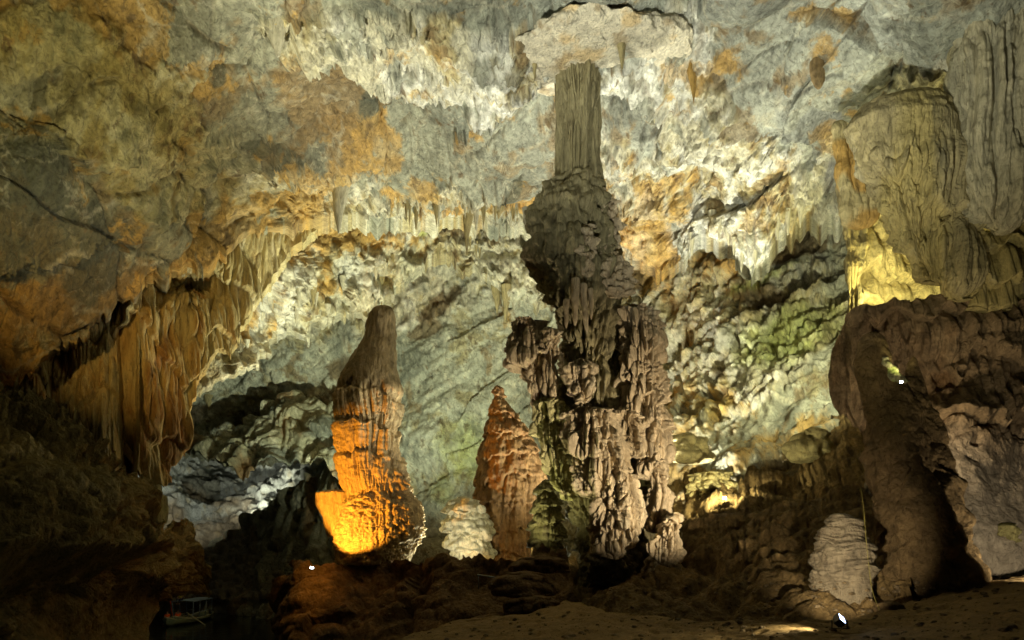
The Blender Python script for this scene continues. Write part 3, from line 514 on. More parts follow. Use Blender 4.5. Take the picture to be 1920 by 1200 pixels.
# ------------------------------------------------------------------ stalagmite mass under the column
mass = thing('stalagmite_mass', 'towering crusted stalagmite cluster of draped tiers below the column, lit pink and white', 'stalagmite', at(1170, 1150, 33.))
def rel_mass(P):
    a, _ = lumps(P, 1.5, 2.0, seed=171, tilt=.8, sharp=1.0); b, _, e = lumps(P, .34, .95, seed=172, tilt=.5, sharp=1.3, lo=1); c, _ = lumps(P, .26, .2, seed=176, tilt=.6, sharp=1.4)
    k = sstep(perlin(P, .5, .5, .6, 177), -.1, .15)
    return .5*a+.30*b-.16*np.exp(-(e/.08)**2)+.48*tiers(P, 2.6, seed=173, jf=1.4, jag=.4)+.55*flutes(P, 1.7, seed=174, fz=.07)+.16*c*k+.10*fbm(P, 2.2, 3, seed=175)
def T(name, prof, Y, dr=.75, n=(260, 240), cap=(.05, .05), col=col_pk): return tube(name, prof, Y, dr, n[0], n[1], rel_mass, col, M_FLOW, mass, cap=cap)
T('core', [(640,1060,1200),(700,1050,1210),(760,1030,1215),(820,1030,1220),(900,1050,1230),(980,1075,1235),(1040,1085,1230),(1100,1080,1250),(1165,1060,1270)], 35.2, .55, (300, 320), (.03, .01), col_col)
T('tower', [(572,1172,1205),(585,1160,1232),(620,1158,1242),(680,1162,1246),(720,1165,1254),(770,1160,1254),(820,1178,1252),(860,1190,1250),(900,1200,1245)], 33.4, .7, (300, 320))
T('fan_drapery', [(597,950,1015),(604,948,1022),(650,952,1030),(690,965,1030),(720,985,1035),(750,998,1030),(780,1004,1026)], 33.6, .5, (240, 200), (.04, .08))
T('fan_drapery', [(612,1010,1045),(640,1012,1052),(680,1016,1050),(720,1020,1044),(750,1022,1038)], 33.2, .7, (160, 140), (.1, .1))
T('drapery', [(672,1062,1112),(690,1058,1120),(720,1062,1116),(745,1075,1105),(770,1082,1098)], 32.6, .7, (180, 120), (.12, .12))
T('tier', [(745,1000,1050),(770,1000,1062),(810,1004,1062),(850,1012,1062),(900,1030,1068),(940,1052,1080)], 33.4, .7, (220, 200), (.08, .1), lambda P: mix(col_pk(P), np.array([.42, .42, .16]), 0*P[..., 0]+.6))  # yellow lamplight from the left mixed into this tier's colour
T('tier', [(762,1060,1140),(780,1052,1160),(820,1058,1180),(860,1062,1180),(900,1080,1178),(940,1095,1165)], 32.5, .6, (300, 220), (.1, .1))
T('tier', [(765,1150,1185),(790,1152,1206),(830,1160,1215),(860,1175,1210)], 32.8, .7, (180, 120), (.15, .12))
T('tier', [(875,1135,1180),(900,1122,1205),(950,1110,1212),(1000,1115,1200),(1035,1125,1180),(1050,1140,1170)], 32.2, .65, (280, 240), (.1, .1))
T('tier', [(860,1200,1240),(890,1205,1252),(930,1215,1262),(975,1210,1250),(1000,1215,1240)], 32.8, .7, (180, 160), (.12, .12))
T('foot_spur', [(960,1255,1278),(985,1238,1286),(1020,1212,1284),(1050,1204,1276),(1100,1205,1268),(1140,1208,1262),(1165,1205,1262)], 31.5, .7, (240, 240), (.06, .02))
T('hanging_lip', [(1030,1100,1170),(1060,1090,1190),(1090,1110,1180),(1105,1130,1160)], 33.6, .6, (180, 90), (.1, .15), col_col)
bell = tube('stalagmite', [(898,1015,1030),(915,1008,1040),(950,998,1050),(1000,992,1058),(1040,996,1062),(1075,1000,1062)], 35.5, .9, 200, 170, lambda P: .35*tiers(P, .9, seed=181, jf=1.2)+.25*flutes(P, 2, seed=182)+.2*lumps(P, .4, .3, seed=183)[0], lambda P: 0*P+OLIVE*.8*(1+.3*fbm(P, 1.5, 4, seed=184)[..., None]), M_FLOW, None, cap=(.05, .02), origin=at(1028, 1075, 35.5))
tag(bell, 'dark olive bell-shaped stalagmite tucked at the left foot of the central cluster', 'stalagmite')

# ------------------------------------------------------------------ right side
def col_rt(P):
    n = fbm(P, .6, 5, .06, seed=191, gain=.6); n3 = fbm(P, 2, 4, .5, seed=192)
    c = np.array([.37, .31, .155])*(1+.25*n3[..., None]+.3*n[..., None]); c = mix(c, np.array([.42, .33, .09]), sstep(perlin(P, .3, .3, .02, 193), .1, .3)*.5); c = mix(c, CREAM*.9, sstep(n, .22, .45)*.5); return mix(c, SLATE, sstep(-n+.2*n3, .25, .5)*.5)
dome = thing('hanging_flowstone', 'massive round-topped olive flowstone dome with ragged fluted skirt at upper right', 'flowstone', at(1700, 530, 28.))
def rel_dome(P):
    top = sstep(P[..., 2], 22.4, 24.0)
    return (1-.85*top)*(.7*flutes(P, .75, seed=194, fz=.025, warp=.25)+.42*flutes(P, 2.2, seed=195, fz=.03, warp=.12)+.45*tiers(P, 6.5, seed=196, jf=1.0, jag=.22))+.08*fbm(P, 2, 3, seed=197)+.25*fbm(P, .3, 2, seed=198)-.35
tube('dome', [(168,1700,1752),(185,1640,1782),(205,1600,1800),(240,1575,1808),(280,1592,1812),(340,1622,1815),(400,1655,1812),(450,1680,1815),(500,1705,1812),(535,1728,1800)], 29, .7, 420, 380, rel_dome, col_rt, M_FLOW, dome, cap=(.06, .05))
tube('fringe', [(400,1735,1840),(470,1725,1850),(520,1740,1850),(565,1770,1835)], 28.4, .5, 220, 150, rel_dome, col_rt, M_FLOW, dome, cap=(.2, .15))
drp = thing('hanging_flowstone', 'pale green-grey pleated stone curtains crowding the right edge beside the dome', 'flowstone', at(1880, 560, 27.))
tube('pleat', [(-60,1835,1995),(40,1822,1992),(120,1800,1990),(200,1795,1995),(260,1802,1990),(330,1812,1960),(400,1830,1935),(440,1850,1910)], 28, .5, 320, 260, lambda P: .8*flutes(P, .8, seed=201, fz=.05)+.3*flutes(P, 2.4, seed=202)+.12*fbm(P, 1.5, 3, seed=203), lambda P: mix(col_rt(P), CREAM*.95, 0*P[..., 0]+.45), M_FLOW, drp, cap=(.05, .1))
tube('pleat', [(60,1900,2100),(200,1890,2100),(300,1885,2100),(400,1880,2090),(500,1875,2080),(600,1890,2070),(620,1900,2060)], 29.5, .5, 240, 240, lambda P: .8*flutes(P, .8, seed=204, fz=.05)+.3*flutes(P, 2.4, seed=205)+.6*tiers(P, 3, seed=206), col_rt, M_FLOW, drp, cap=(.05, .05))
tube('pleat', [(440,1800,1900),(480,1790,1915),(540,1795,1905),(590,1820,1890)], 29, .5, 220, 120, lambda P: .6*flutes(P, 1, seed=207, fz=.05)+.6*tiers(P, 1.6, seed=208), col_rt, M_FLOW, drp, cap=(.12, .1))
# slim strip of rock hanging left of the dome
tube('strip', [(225,1552,1600),(280,1556,1612),(330,1572,1618),(400,1580,1640),(430,1590,1640)], 30.5, .4, 160, 120, lambda P: .35*flutes(P, 1.3, seed=211)+.3*fbm(P, .8, 4, seed=212), lambda P: mix(0*P+OCHRE*1.0, STRAW, sstep(perlin(P, .8, seed=213), -.1, .2)), M_FLOW, dome, cap=(.1, .1))
tube('strip', [(330,1560,1612),(400,1575,1622),(470,1586,1622),(560,1590,1615),(600,1592,1612)], 33, .5, 160, 150, lambda P: .35*flutes(P, 1.0, seed=214)+.3*fbm(P, .8, 4, seed=215), col_rt, M_FLOW, dome, cap=(.1, .05))
# recess wall lit yellow
def rel_rec(P, PX, PY): return .8*tiers(P, 2.0, seed=221, jf=.9, jag=.5)+.4*flutes(P, 1, seed=222)+.3*lumps(P, .9, 1.1, seed=223)[0]+fbm(P, .3, 3, seed=224)
tag(sheet('cave_wall', 1600, 2150, 220, 160, lambda u: u*0+330., lambda u: u*0+680., lambda px, py: 36.+(px-1700)*.004, rel_rec, lambda P, PX, PY, A: 0*P+STRAW*1.15*(1+.3*fbm(P, .8, 4, .4, seed=225)[..., None]), M_ROCK, back=0), kind='structure')
# big lower right wall
def rel_rw(P, PX, PY):
    low = sstep(PY, 800, 860); a, _ = lumps(P, 2.6, 3.2, seed=231, tilt=1, sharp=1.0); b, _ = lumps(P, .8, .9, seed=232, tilt=.7, sharp=1.3)
    pits = sstep(perlin(P, 1.3, 1.3, .8, 233), .38, .5)
    return 1.3*a*(1-.5*low)+(1-low)*(.8*flutes(P, .7, seed=234, fz=.08, warp=.8)+.7*tiers(P, 2.8, seed=235, jf=.7, jag=.5)+.25*b+.28*flutes(P, 2.0, seed=229, fz=.12))+.12*fbm(P, 1.5, 4, seed=236)+.16*ridged(P, .9, 4, .6, seed=228)-.3*pits+fbm(P, .15, 2, seed=237)
def col_rw(P, PX, PY, A):
    n = fbm(P, .5, 5, .2, seed=238); n3 = fbm(P, 2, 4, seed=239); low = sstep(PY+40*n, 780, 900)
    c = np.array([.27, .19, .10])*(1+.3*n3[..., None]+.3*n[..., None]); c = mix(c, RUST, sstep(n, .1, .4)*.3); return mix(c, np.array([.35, .285, .20])*(1+.2*n3[..., None]), low)
D_R = tps([(1560,600,31),(1560,780,31.5),(1640,800,30.5),(1700,570,29),(1900,570,29),(2200,500,27),(1700,900,28),(1900,900,27.5),(2200,900,25),(1800,1060,26),(2200,1100,23),(1640,1060,30)])
tag(sheet('cave_wall', 1557, 2200, 330, 330, lambda u: poly([(1557,700),(1563,660),(1575,625),(1595,590),(1612,575),(1640,578),(1680,566),(1760,552),(1800,560),(1850,575),(2200,560)])(u)-drips(u,14,10,31), lambda u: poly([(1557,735),(1566,765),(1600,785),(1640,840),(1650,1110),(2200,1150)])(u)+drips(u,9,12,33)*(u<1640), D_R, rel_rw, col_rw, M_ROCK, back=1.5), kind='structure')
# pointed spur with the notch lamp
spur = thing('rock_spur', 'tall dark brown rock spur in front of the right wall, notched near its top', 'rock', at(1740, 1130, 23.5))
def rel_sp(P):
    a, _ = lumps(P, 1.8, 2.4, seed=241, tilt=.9, sharp=1); b, _ = lumps(P, .5, seed=242, tilt=.8, sharp=1.3)
    return .5*a+.15*b+.3*flutes(P, .6, seed=243, fz=.2)+.16*fbm(P, 1.6, 4, seed=244)+.24*ridged(P, .7, 4, .35, seed=246)-.25*sstep(perlin(P, .7, .7, .5, 245), .4, .55)
c_sp = col_mud(np.array([.19, .125, .055]), .45)
tube('body', [(708,1655,1706),(722,1640,1720),(760,1632,1738),(800,1636,1755),(860,1644,1775),(930,1650,1795),(1000,1660,1815),(1060,1650,1840),(1110,1645,1858),(1140,1650,1850)], (24.5, 22.5), .7, 320, 330, rel_sp, c_sp, M_MUD, spur, cap=(.02, .02))
tube('left_horn', [(622,1630,1642),(640,1612,1654),(680,1600,1668),(720,1606,1682),(780,1625,1690),(840,1640,1700),(900,1648,1700)], 24.2, .7, 200, 200, lambda P: .35*rel_sp(P), c_sp, M_MUD, spur, cap=(.03, .05))
tube('right_horn', [(668,1708,1716),(690,1702,1722),(712,1698,1730),(760,1700,1745),(820,1705,1760)], 24.4, .7, 110, 90, lambda P: .25*rel_sp(P), c_sp, M_MUD, spur, cap=(.1, .05))
tube('foot', [(850,1706,1728),(900,1698,1745),(950,1690,1772),(1000,1680,1800),(1060,1668,1830),(1110,1655,1848),(1150,1645,1860)], 22.2, .6, 300, 240, rel_sp, c_sp, M_MUD, spur, cap=(.02, .02))
# lit boulder
bld = tube('boulder', [(962,1556,1590),(980,1546,1608),(1010,1540,1618),(1060,1530,1632),(1100,1524,1640),(1130,1528,1636),(1155,1540,1622)], 21.5, .8, 320, 260,
     lambda P: .30*ridged(P*np.array([.45, .45, 1.9])+.35*perlin(P, 1.2, seed=250)[..., None]*np.array([0, 0, 1.]), .95, 3, seed=251)*sstep(P[..., 2], 4.9, 5.9)+.40*lumps(P, 1.3, seed=252)[0]+.07*fbm(P, 3, 4, seed=253), lambda P: 0*P+PINKY*.68*(1+.3*fbm(P, 1.4, 5, seed=254)[..., None]), M_ROCK, None, cap=(.1, .12), origin=at(1580, 1155, 21.5))
tag(bld, 'pale ribbed boulder lit from below by the white spotlight on the sand', 'boulder')

# ------------------------------------------------------------------ centre ledge and loose rocks
ledge = thing('rock_ledge', 'reddish-brown rock ledge rising from the water under the amber stalagmite', 'rock', at(660, 1210, 40.))
def rel_ld(P):
    a, _ = lumps(P, 2.2, 1.5, seed=261, tilt=1, sharp=1); b, _ = lumps(P, .7, .5, seed=262, tilt=.8, sharp=1.2); return .6*a+.25*b+.12*fbm(P, 2, 4, seed=263)
c_ld = col_mud(np.array([.22, .135, .06]), .55)
def rel_ls(P, PX, PY):
    W = P+np.stack([fbm(P, .3, 2, seed=s_) for s_ in (264, 265, 266)], -1)
    a, _ = lumps(W, 3.2, 2.2, seed=261, tilt=1.2, sharp=.9); b, _ = lumps(W, 1.1, .8, seed=262, tilt=1, sharp=1.1); return 1.2*a+.45*b+.15*fbm(P, 1.6, 4, seed=263)
def c_l2(P, PX, PY, A): return c_ld(P)
tl = poly([(522,1120),(528,1085),(540,1060),(560,1049),(585,1066),(628,1060),(700,1054),(742,1054),(770,1056),(800,1050),(830,1052),(870,1054),(900,1056),(950,1055),(985,1048),(1020,1044),(1062,1052),(1075,1090)])
sheet('block', 522, 1075, 380, 150, lambda u: tl(u)+3*np.sin(u*.17)+2*np.sin(u*.43), lambda u: u*0+1250., lambda px, py: tps([(522,1060,40),(640,1066,40.5),(742,1066,40),(800,1055,37),(900,1078,35),(1000,1045,33),(1075,1060,32),(522,1250,36),(800,1250,30),(1075,1250,23)])(px, py)+5*np.exp(-(px-522)/14), rel_ls, c_l2, M_MUD, back=0, parent=ledge)
def boulder(name, px, py, w_, h_, Y, seed, base, label, group=None, mat=None):
    pr = [(py-h_, px-w_*.25, px+w_*.3), (py-h_*.8, px-w_*.42, px+w_*.42), (py-h_*.4, px-w_*.5, px+w_*.48), (py, px-w_*.44, px+w_*.5)]
    rs = random.Random(seed); s = w_/F*Y*.5
    o = tube(name, pr, Y, .8+.3*rs.random(), 72, 44, lambda P: s*(.5*lumps(P/s, 1.1, .8, seed=seed % 50, tilt=1, sharp=1)[0]+.25*lumps(P/s, .4, .35, seed=seed % 31+2, tilt=.8)[0]+.12*fbm(P/s, 2, 3, seed=seed % 19)), base, mat or M_MUD, None, cap=(.3, .15), origin=at(px, py, float(Y)))
    return tag(o, label, 'rock', group)
boulder('boulder', 1010, 1075, 110, 34, 29, 1, c_ld, 'flat pale-topped rock capping the dark rock pile left of the column foot')
boulder('boulder', 985, 1120, 130, 50, 28, 2, c_ld, 'broad cracked rock in the middle of the pile at the bottom centre')
boulder('boulder', 1000, 1175, 110, 60, 26.5, 3, c_ld, 'smooth-topped block near the bottom edge where the sand begins')
boulder('boulder', 930, 1190, 110, 40, 27, 5, c_ld, 'low rock at the bottom edge left of the smooth-topped block')
boulder('boulder', 1210, 1170, 70, 36, 28, 6, c_ld, 'small knobbly rock under the crusted foot spur')
boulder('boulder', 1300, 1160, 44, 30, 25, 7, c_ld, 'small pale cone-shaped rock on the sand edge right of the foot spur')
boulder('boulder', 1668, 1160, 50, 34, 19, 8, c_sp, 'small dark rock beside the sand spotlight')
boulder('boulder', 1880, 1020, 70, 44, 26, 9, col_mud(np.array([.38, .33, .13]), .4), 'mossy yellowish rock at the foot of the right wall')
tag(tube('boulder', [(878,1330,1352),(888,1300,1375),(905,1288,1384),(930,1290,1385),(965,1300,1380)], 39.6, .7, 200, 120, lambda P: .45*lumps(P, .8, .6, seed=311, tilt=1)[0]+.3*lumps(P, .32, .3, seed=312, tilt=.8)[0]+.4*tiers(P, 1.1, seed=313)+.15*fbm(P, 2, 3, seed=314), lambda P: 0*P+STRAW*1.15*(1+.35*fbm(P, 1.5, 4, seed=315)[..., None]), M_ROCK, None, cap=(.15, .05), origin=at(1340, 965, 39.6)), 'bright pale crusted rock right behind the lamp on the rubble slope', 'rock')
boulder('boulder', 1290, 870, 90, 60, 42, 12, lambda P: 0*P+STRAW*.9, 'rounded yellow-lit block above and left of the slope lamp', None, M_ROCK)
boulder('boulder', 1520, 870, 90, 70, 39, 14, lambda P: 0*P+STRAW*.8, 'yellow-lit pointed block at the top of the rubble slope', None, M_ROCK)

bpy.context.view_layer.update(); _dg = bpy.context.evaluated_depsgraph_get()
from mathutils import Vector
VS = []; QS = []; nn = 0; rs_ = np.random.RandomState(3)
th = np.linspace(0, 2*math.pi, 7, endpoint=False)
for k in range(900):
    px = rs_.uniform(720, 1910); py = rs_.uniform(1090, 1200)
    ok, loc, *_ = scene.ray_cast(_dg, Vector((0, 0, CZ)), Vector(at(px, py, 1.))-Vector((0, 0, CZ)))
    if not ok or loc.z > 5.6: continue
    r = .02+.09*rs_.rand()**4; q = [np.array(loc)+[0, 0, -r*.4]+np.stack([np.cos(th)*r*w_*rs_.uniform(.7, 1.2, 7), np.sin(th)*r*w_*rs_.uniform(.7, 1.2, 7), np.full(7, z_*r)], 1) for w_, z_ in ((.7, 0), (1, .4), (.7, .85), (.05, 1.0))]
    VS.append(np.concatenate(q)); QS.append(grid_quads(4, 7, True)+nn); nn += 28
VS = np.concatenate(VS); tag(mesh_np('pebbles', VS, np.concatenate(QS), M_MUD, 0*VS+np.array([.30, .22, .12])*rs_.uniform(.5, 1.3, (len(VS), 1)).repeat(3, 1), smooth=False), 'small loose stones scattered over the sand floor and the foot of the rubble', None, None, 'stuff')

# ------------------------------------------------------------------ free stalactites
M_GLASS = glow_mat('lit_lamp_glass', (.85, .92, 1), 30); M_GLASSB = glow_mat('lit_blue_lamp_glass', (.45, .60, 1), 14); M_METAL = plain_mat('black_lamp_housing', (.02, .02, .022), .4, .2, 20, .5); M_CABLE = plain_mat('yellow_cable', (.30, .25, .05), .5)
bpy.context.view_layer.update(); DG = bpy.context.evaluated_depsgraph_get()
from mathutils import Vector
def hit_Y(px, py, default):
    d = Vector(at(px, py, 1.0))-Vector((0, 0, CZ)); ok, loc, *_ = scene.ray_cast(DG, Vector((0, 0, CZ)), d)
    return loc.y if ok else default
def stalactite(px, y0, y1, w_, Y, seed, base, label, group=None):
    Y = min(hit_Y(px, y0, Y), hit_Y(px, y0+6, Y)+.5)+w_/F*Y*.3; y0 -= 5
    rs = random.Random(seed); b = rs.uniform(-.15, .15)*w_
    pr = [(y0-w_*.3, px-w_*.6, px+w_*.6), (y0+(y1-y0)*.12, px-w_*.5, px+w_*.5), (y0+(y1-y0)*.55, px-w_*.3+b, px+w_*.3+b), (y1, px-w_*.06+b, px+w_*.06+b)]
    o = tube('stalactite', pr, Y, .8, 40, 46, lambda P: w_/F*Y*(.22*flutes(P*(6/w_), 1.4, seed=seed)+.22*lumps(P*(8/w_), 1.2, 1.5, seed=seed % 9)[0]), base, M_FLOW, None, cap=(0, .02), origin=at(px, y0, float(Y)))
    return tag(o, label, 'stalactite', group)
c_cr = lambda P: 0*P+CREAM*.9*(1+.3*fbm(P, .8, 3, seed=271)[..., None]); c_ol = lambda P: 0*P+STRAW*.6*(1+.3*fbm(P, .8, 3, seed=272)[..., None]); c_oc = lambda P: 0*P+OCHRE*.8*(1+.3*fbm(P, .8, 3, seed=273)[..., None])
c_dk = lambda P: 0*P+BROWN*1.1*(1+.3*fbm(P, .8, 3, seed=274)[..., None])
for (px, y0, y1, w_, Y, b_, lb) in [
    (517, 40, 108, 42, 30.0, c_cr, 'cream pointed stalactite alone against the brown vault at upper left'),
    (1298, 130, 195, 22, 36.0, c_oc, 'ochre stalactite on the arched lip right of the ribbed shaft'),
    (1165, 80, 130, 16, 35.5, c_ol, 'short stalactite just right of where the ribbed shaft meets the vault'),
    (1002, 118, 152, 12, 35.5, c_ol, 'stub stalactite just left of where the ribbed shaft meets the vault'),
    (877, 395, 480, 20, 55., c_ol, 'longest dark stalactite hanging below the ochre shelf'),
    (640, 350, 440, 34, 46., c_cr, 'broad grey pendant hanging at the bend of the ochre lip'),
    (715, 520, 572, 14, 56., c_ol, 'thin stalactite pointing at the tip of the amber stalagmite'),
    (393, 740, 770, 24, 62., c_ol, 'small dark wedge hanging from the pale slab beyond the left curtain'),
    (930, 540, 590, 16, 58., c_ol, 'stalactite between the second stalagmite and the column'),
    (950, 545, 605, 18, 58., c_ol, 'stalactite nearest the left of the fan-shaped drapery')]:
    stalactite(px, y0, y1, w_, Y, int(px), b_, lb)
pod = tube('stalactite', [(94,1524,1542),(105,1519,1547),(130,1518,1549),(150,1522,1546),(168,1530,1540)], hit_Y(1533, 130, 31.)-.15, .6, 60, 60, lambda P: .06*fbm(P, 2, 3, seed=275), c_dk, M_FLOW, None, cap=(.2, .15), origin=at(1533, 94, 31.)); tag(pod, 'isolated brown oval lump hanging on the pale grey vault', 'stalactite')
rs = random.Random(5)
for k in range(20):
    px = rs.uniform(730, 990); y0 = 378+(px-730)*.05+rs.uniform(-4, 10); ln = rs.uniform(14, 46)
    stalactite(px, y0, y0+ln, rs.uniform(6, 13), 53.5+rs.uniform(-1, 1), 300+k, c_ol if k % 3 else c_cr, 'small stalactite in the row under the ochre shelf of the middle vault', 'stalactites under the ochre shelf')
for k in range(20):
    px = rs.uniform(420, 900); y0 = float(lipB1(px))-rs.uniform(6, 70); ln = rs.uniform(14, 40)
    stalactite(px, y0, y0+ln, rs.uniform(6, 12), float(D_B1(px, y0))-1.4, 400+k, c_cr if k % 3 else c_ol, 'small stalactite on the rough cream band of the back wall', 'stalactites on the cream band')
for k in range(12):
    px = rs.uniform(1290, 1560); y0 = float(lipA(px))-rs.uniform(0, 40); ln = rs.uniform(20, 50)
    stalactite(px, y0, y0+ln, rs.uniform(8, 16), float(D_A(px, y0))-.6, 500+k, c_cr, 'pale stalactite on the ragged lip of the right vault', 'stalactites on the right lip')

# ------------------------------------------------------------------ lamps
def box_np(c, s, R=None):
    v = np.array([[x, y, z] for x in (-.5, .5) for y in (-.5, .5) for z in (-.5, .5)])*np.array(s)
    if R is not None: v = v@R.T
    return v+np.array(c), np.array([(0, 1, 3, 2), (4, 6, 7, 5), (0, 4, 5, 1), (2, 3, 7, 6), (0, 2, 6, 4), (1, 5, 7, 3)])
def join(parts):
    V = []; Q = []; n = 0
    for v, q in parts: V.append(v); Q.append(q+n); n += len(v)
    return np.concatenate(V), np.concatenate(Q)
def rot(ax, a):
    c, s = math.cos(a), math.sin(a)
    return np.array({'x': [[1,0,0],[0,c,-s],[0,s,c]], 'y': [[c,0,s],[0,1,0],[-s,0,c]], 'z': [[c,-s,0],[s,c,0],[0,0,1]]}[ax])
def floodlight(px, py, Y, size, label, glass, tilt=.3, yaw=0., roll=0.):
    p = at(px, py, float(Y)); t = thing('floodlight', label, 'lamp', p)
    R = rot('z', yaw)@rot('x', tilt)@rot('y', roll); s = size
    mesh_np('housing', *join([box_np(p, (s, s*.45, s*.62), R)]+[box_np(p+R@np.array([x*s, .28*s, 0]), (s*.05, s*.16, s*.5), R) for x in (-.35, -.2, -.05, .1, .25, .4)]+[box_np(p+R@np.array([0, -.235*s, z*s]), (s*1.02, s*.05, s*.05), R) for z in (-.3, .3)]), M_METAL, None, t, False)
    mesh_np('glass', *box_np(p+R@np.array([0, -.235*s, 0]), (s*.86, s*.02, s*.5), R), glass, None, t, False)
    mesh_np('bracket', *join([box_np(p+np.array([x*s, 0, -.28*s]), (s*.06, s*.1, s*.62)) for x in (-.56, .56)]+[box_np(p+np.array([0, 0, -.58*s]), (s*1.2, s*.16, s*.05))]), M_METAL, None, t, False)
floodlight(585, 1064, 37, .20, 'small glaring lamp on the ledge left of the amber stalagmite', M_GLASS)
floodlight(1358, 934, 35.6, .22, 'small bright lamp on the rubble slope in front of crusted rock', M_GLASS)
floodlight(1689, 716, 23.0, .12, 'small bright lamp in the notch of the dark spur', M_GLASS)
floodlight(1574, 1163, 15.2, .30, 'spotlight tilted up on the sand in front of the ribbed boulder', M_GLASSB, -.75, .9, -.5)
floodlight(316, 990, 58, .22, 'tiny lamp glinting behind the end of the left bank', M_GLASS)
# mossy greenery glowing around the notch lamp
gp = tube('mossy_rock', [(668,1654,1664),(690,1656,1680),(708,1664,1700),(720,1676,1704)], 23.8, .5, 90, 60, lambda P: .12*lumps(P, .25, seed=281)[0]+.08*fbm(P, 3, 3, seed=282), lambda P: mix(0*P+np.array([.42, .38, .22]), MOSS*.7, sstep(perlin(P, 3, seed=283), -.1, .2)), M_ROCK, None, cap=(.1, .1), origin=at(1680, 716, 23.8))
tag(gp, 'brightly lit mossy stone sitting in the notch of the spur', 'rock')
def cable(name, pts, r, mat, label):
    cu = bpy.data.curves.new(name, 'CURVE'); cu.dimensions = '3D'; sp = cu.splines.new('NURBS'); sp.points.add(len(pts)-1)
    for q, p in zip(sp.points, pts): q.co = tuple(at(*p))+(1,)
    sp.use_endpoint_u = True; sp.order_u = 4; cu.bevel_depth = r; cu.bevel_resolution = 2
    o = bpy.data.objects.new('tmp', cu); me = bpy.data.meshes.new_from_object(o); bpy.data.objects.remove(o); me.materials.append(mat)
    return tag(link(name, me), label, 'cable')
cable('power_cable', [(1614,915,20.4),(1620,950,20.3),(1622,1000,20.2),(1628,1050,20.2),(1632,1090,20.2),(1640,1130,19.4),(1660,1160,18),(1600,1168,16)], .008, M_CABLE, 'thin yellow cable running down beside the ribbed boulder')
# ------------------------------------------------------------------ handrail on the ledge
M_STEEL = plain_mat('dull_steel', (.35, .36, .36), .4, .2, 10, .8)
rail = thing('handrail', 'thin pale handrail with short posts at the foot of the second stalagmite', 'railing', at(930, 1090, 34.))
def bar(a, b, r):
    a = np.array(a); b = np.array(b); d = b-a; L_ = np.linalg.norm(d); d = d/L_; u = np.cross(d, [0, 0, 1.]); u = u/np.linalg.norm(u) if np.linalg.norm(u) > .01 else np.array([1., 0, 0]); v = np.cross(d, u)
    th = np.linspace(0, 2*math.pi, 8, endpoint=False); ring = (np.cos(th)[:, None]*u+np.sin(th)[:, None]*v)*r
    V = np.concatenate([a[None].repeat(8, 0), a+ring, b+ring, b[None].repeat(8, 0)]); return V, grid_quads(4, 8, True)
mesh_np('top_rail', *join([bar(at(895, 1078, 34.), at(935, 1084, 33.5), .045), bar(at(935, 1084, 33.5), at(978, 1088, 33.), .045)]), M_STEEL, None, rail)
for (x, y, Y) in ((897, 1078, 34.), (936, 1084, 33.5), (976, 1088, 33.)):
    mesh_np('post', *bar(at(x, y, Y), at(x, y+26, Y), .03), M_STEEL, None, rail)

# ------------------------------------------------------------------ boats and people
M_HULL = plain_mat('weathered_green_hull', (.20, .24, .15), .5); M_ROOF = plain_mat('blue_grey_canopy', (.22, .30, .38), .5); M_POST = plain_mat('painted_post', (.25, .32, .36), .5)
M_SKIN = plain_mat('skin', (.45, .26, .16), .6, .1); M_HAIR = plain_mat('black_hair', (.02, .015, .01), .7); M_VEST = plain_mat('orange_life_vest', (.90, .13, .02), .7, .1); M_YEL = plain_mat('yellow_shirt', (.75, .60, .10), .8, .1); M_DARK = plain_mat('dark_trousers', (.03, .035, .06), .8)
M_CREAMB = plain_mat('cream_gunwale', (.55, .50, .30), .6)
def skin_body(name, verts, edges, radii, mat, parent):
    me = bpy.data.meshes.new(name); me.from_pydata(verts, edges, []); o = link('tmp_body', me)
    sk = o.modifiers.new('s', 'SKIN'); o.modifiers.new('d', 'SUBSURF').levels = 1
    for i, r in enumerate(radii): me.skin_vertices[0].data[i].radius = (r, r)
    me.skin_vertices[0].data[0].use_root = True
    dg = bpy.context.evaluated_depsgraph_get(); dg.update(); ev = o.evaluated_get(dg); m2 = bpy.data.meshes.new_from_object(ev)
    bpy.data.objects.remove(o); m2.materials.clear(); m2.materials.append(mat)
    for p in m2.polygons: p.use_smooth = True
    return link(name, m2, parent)
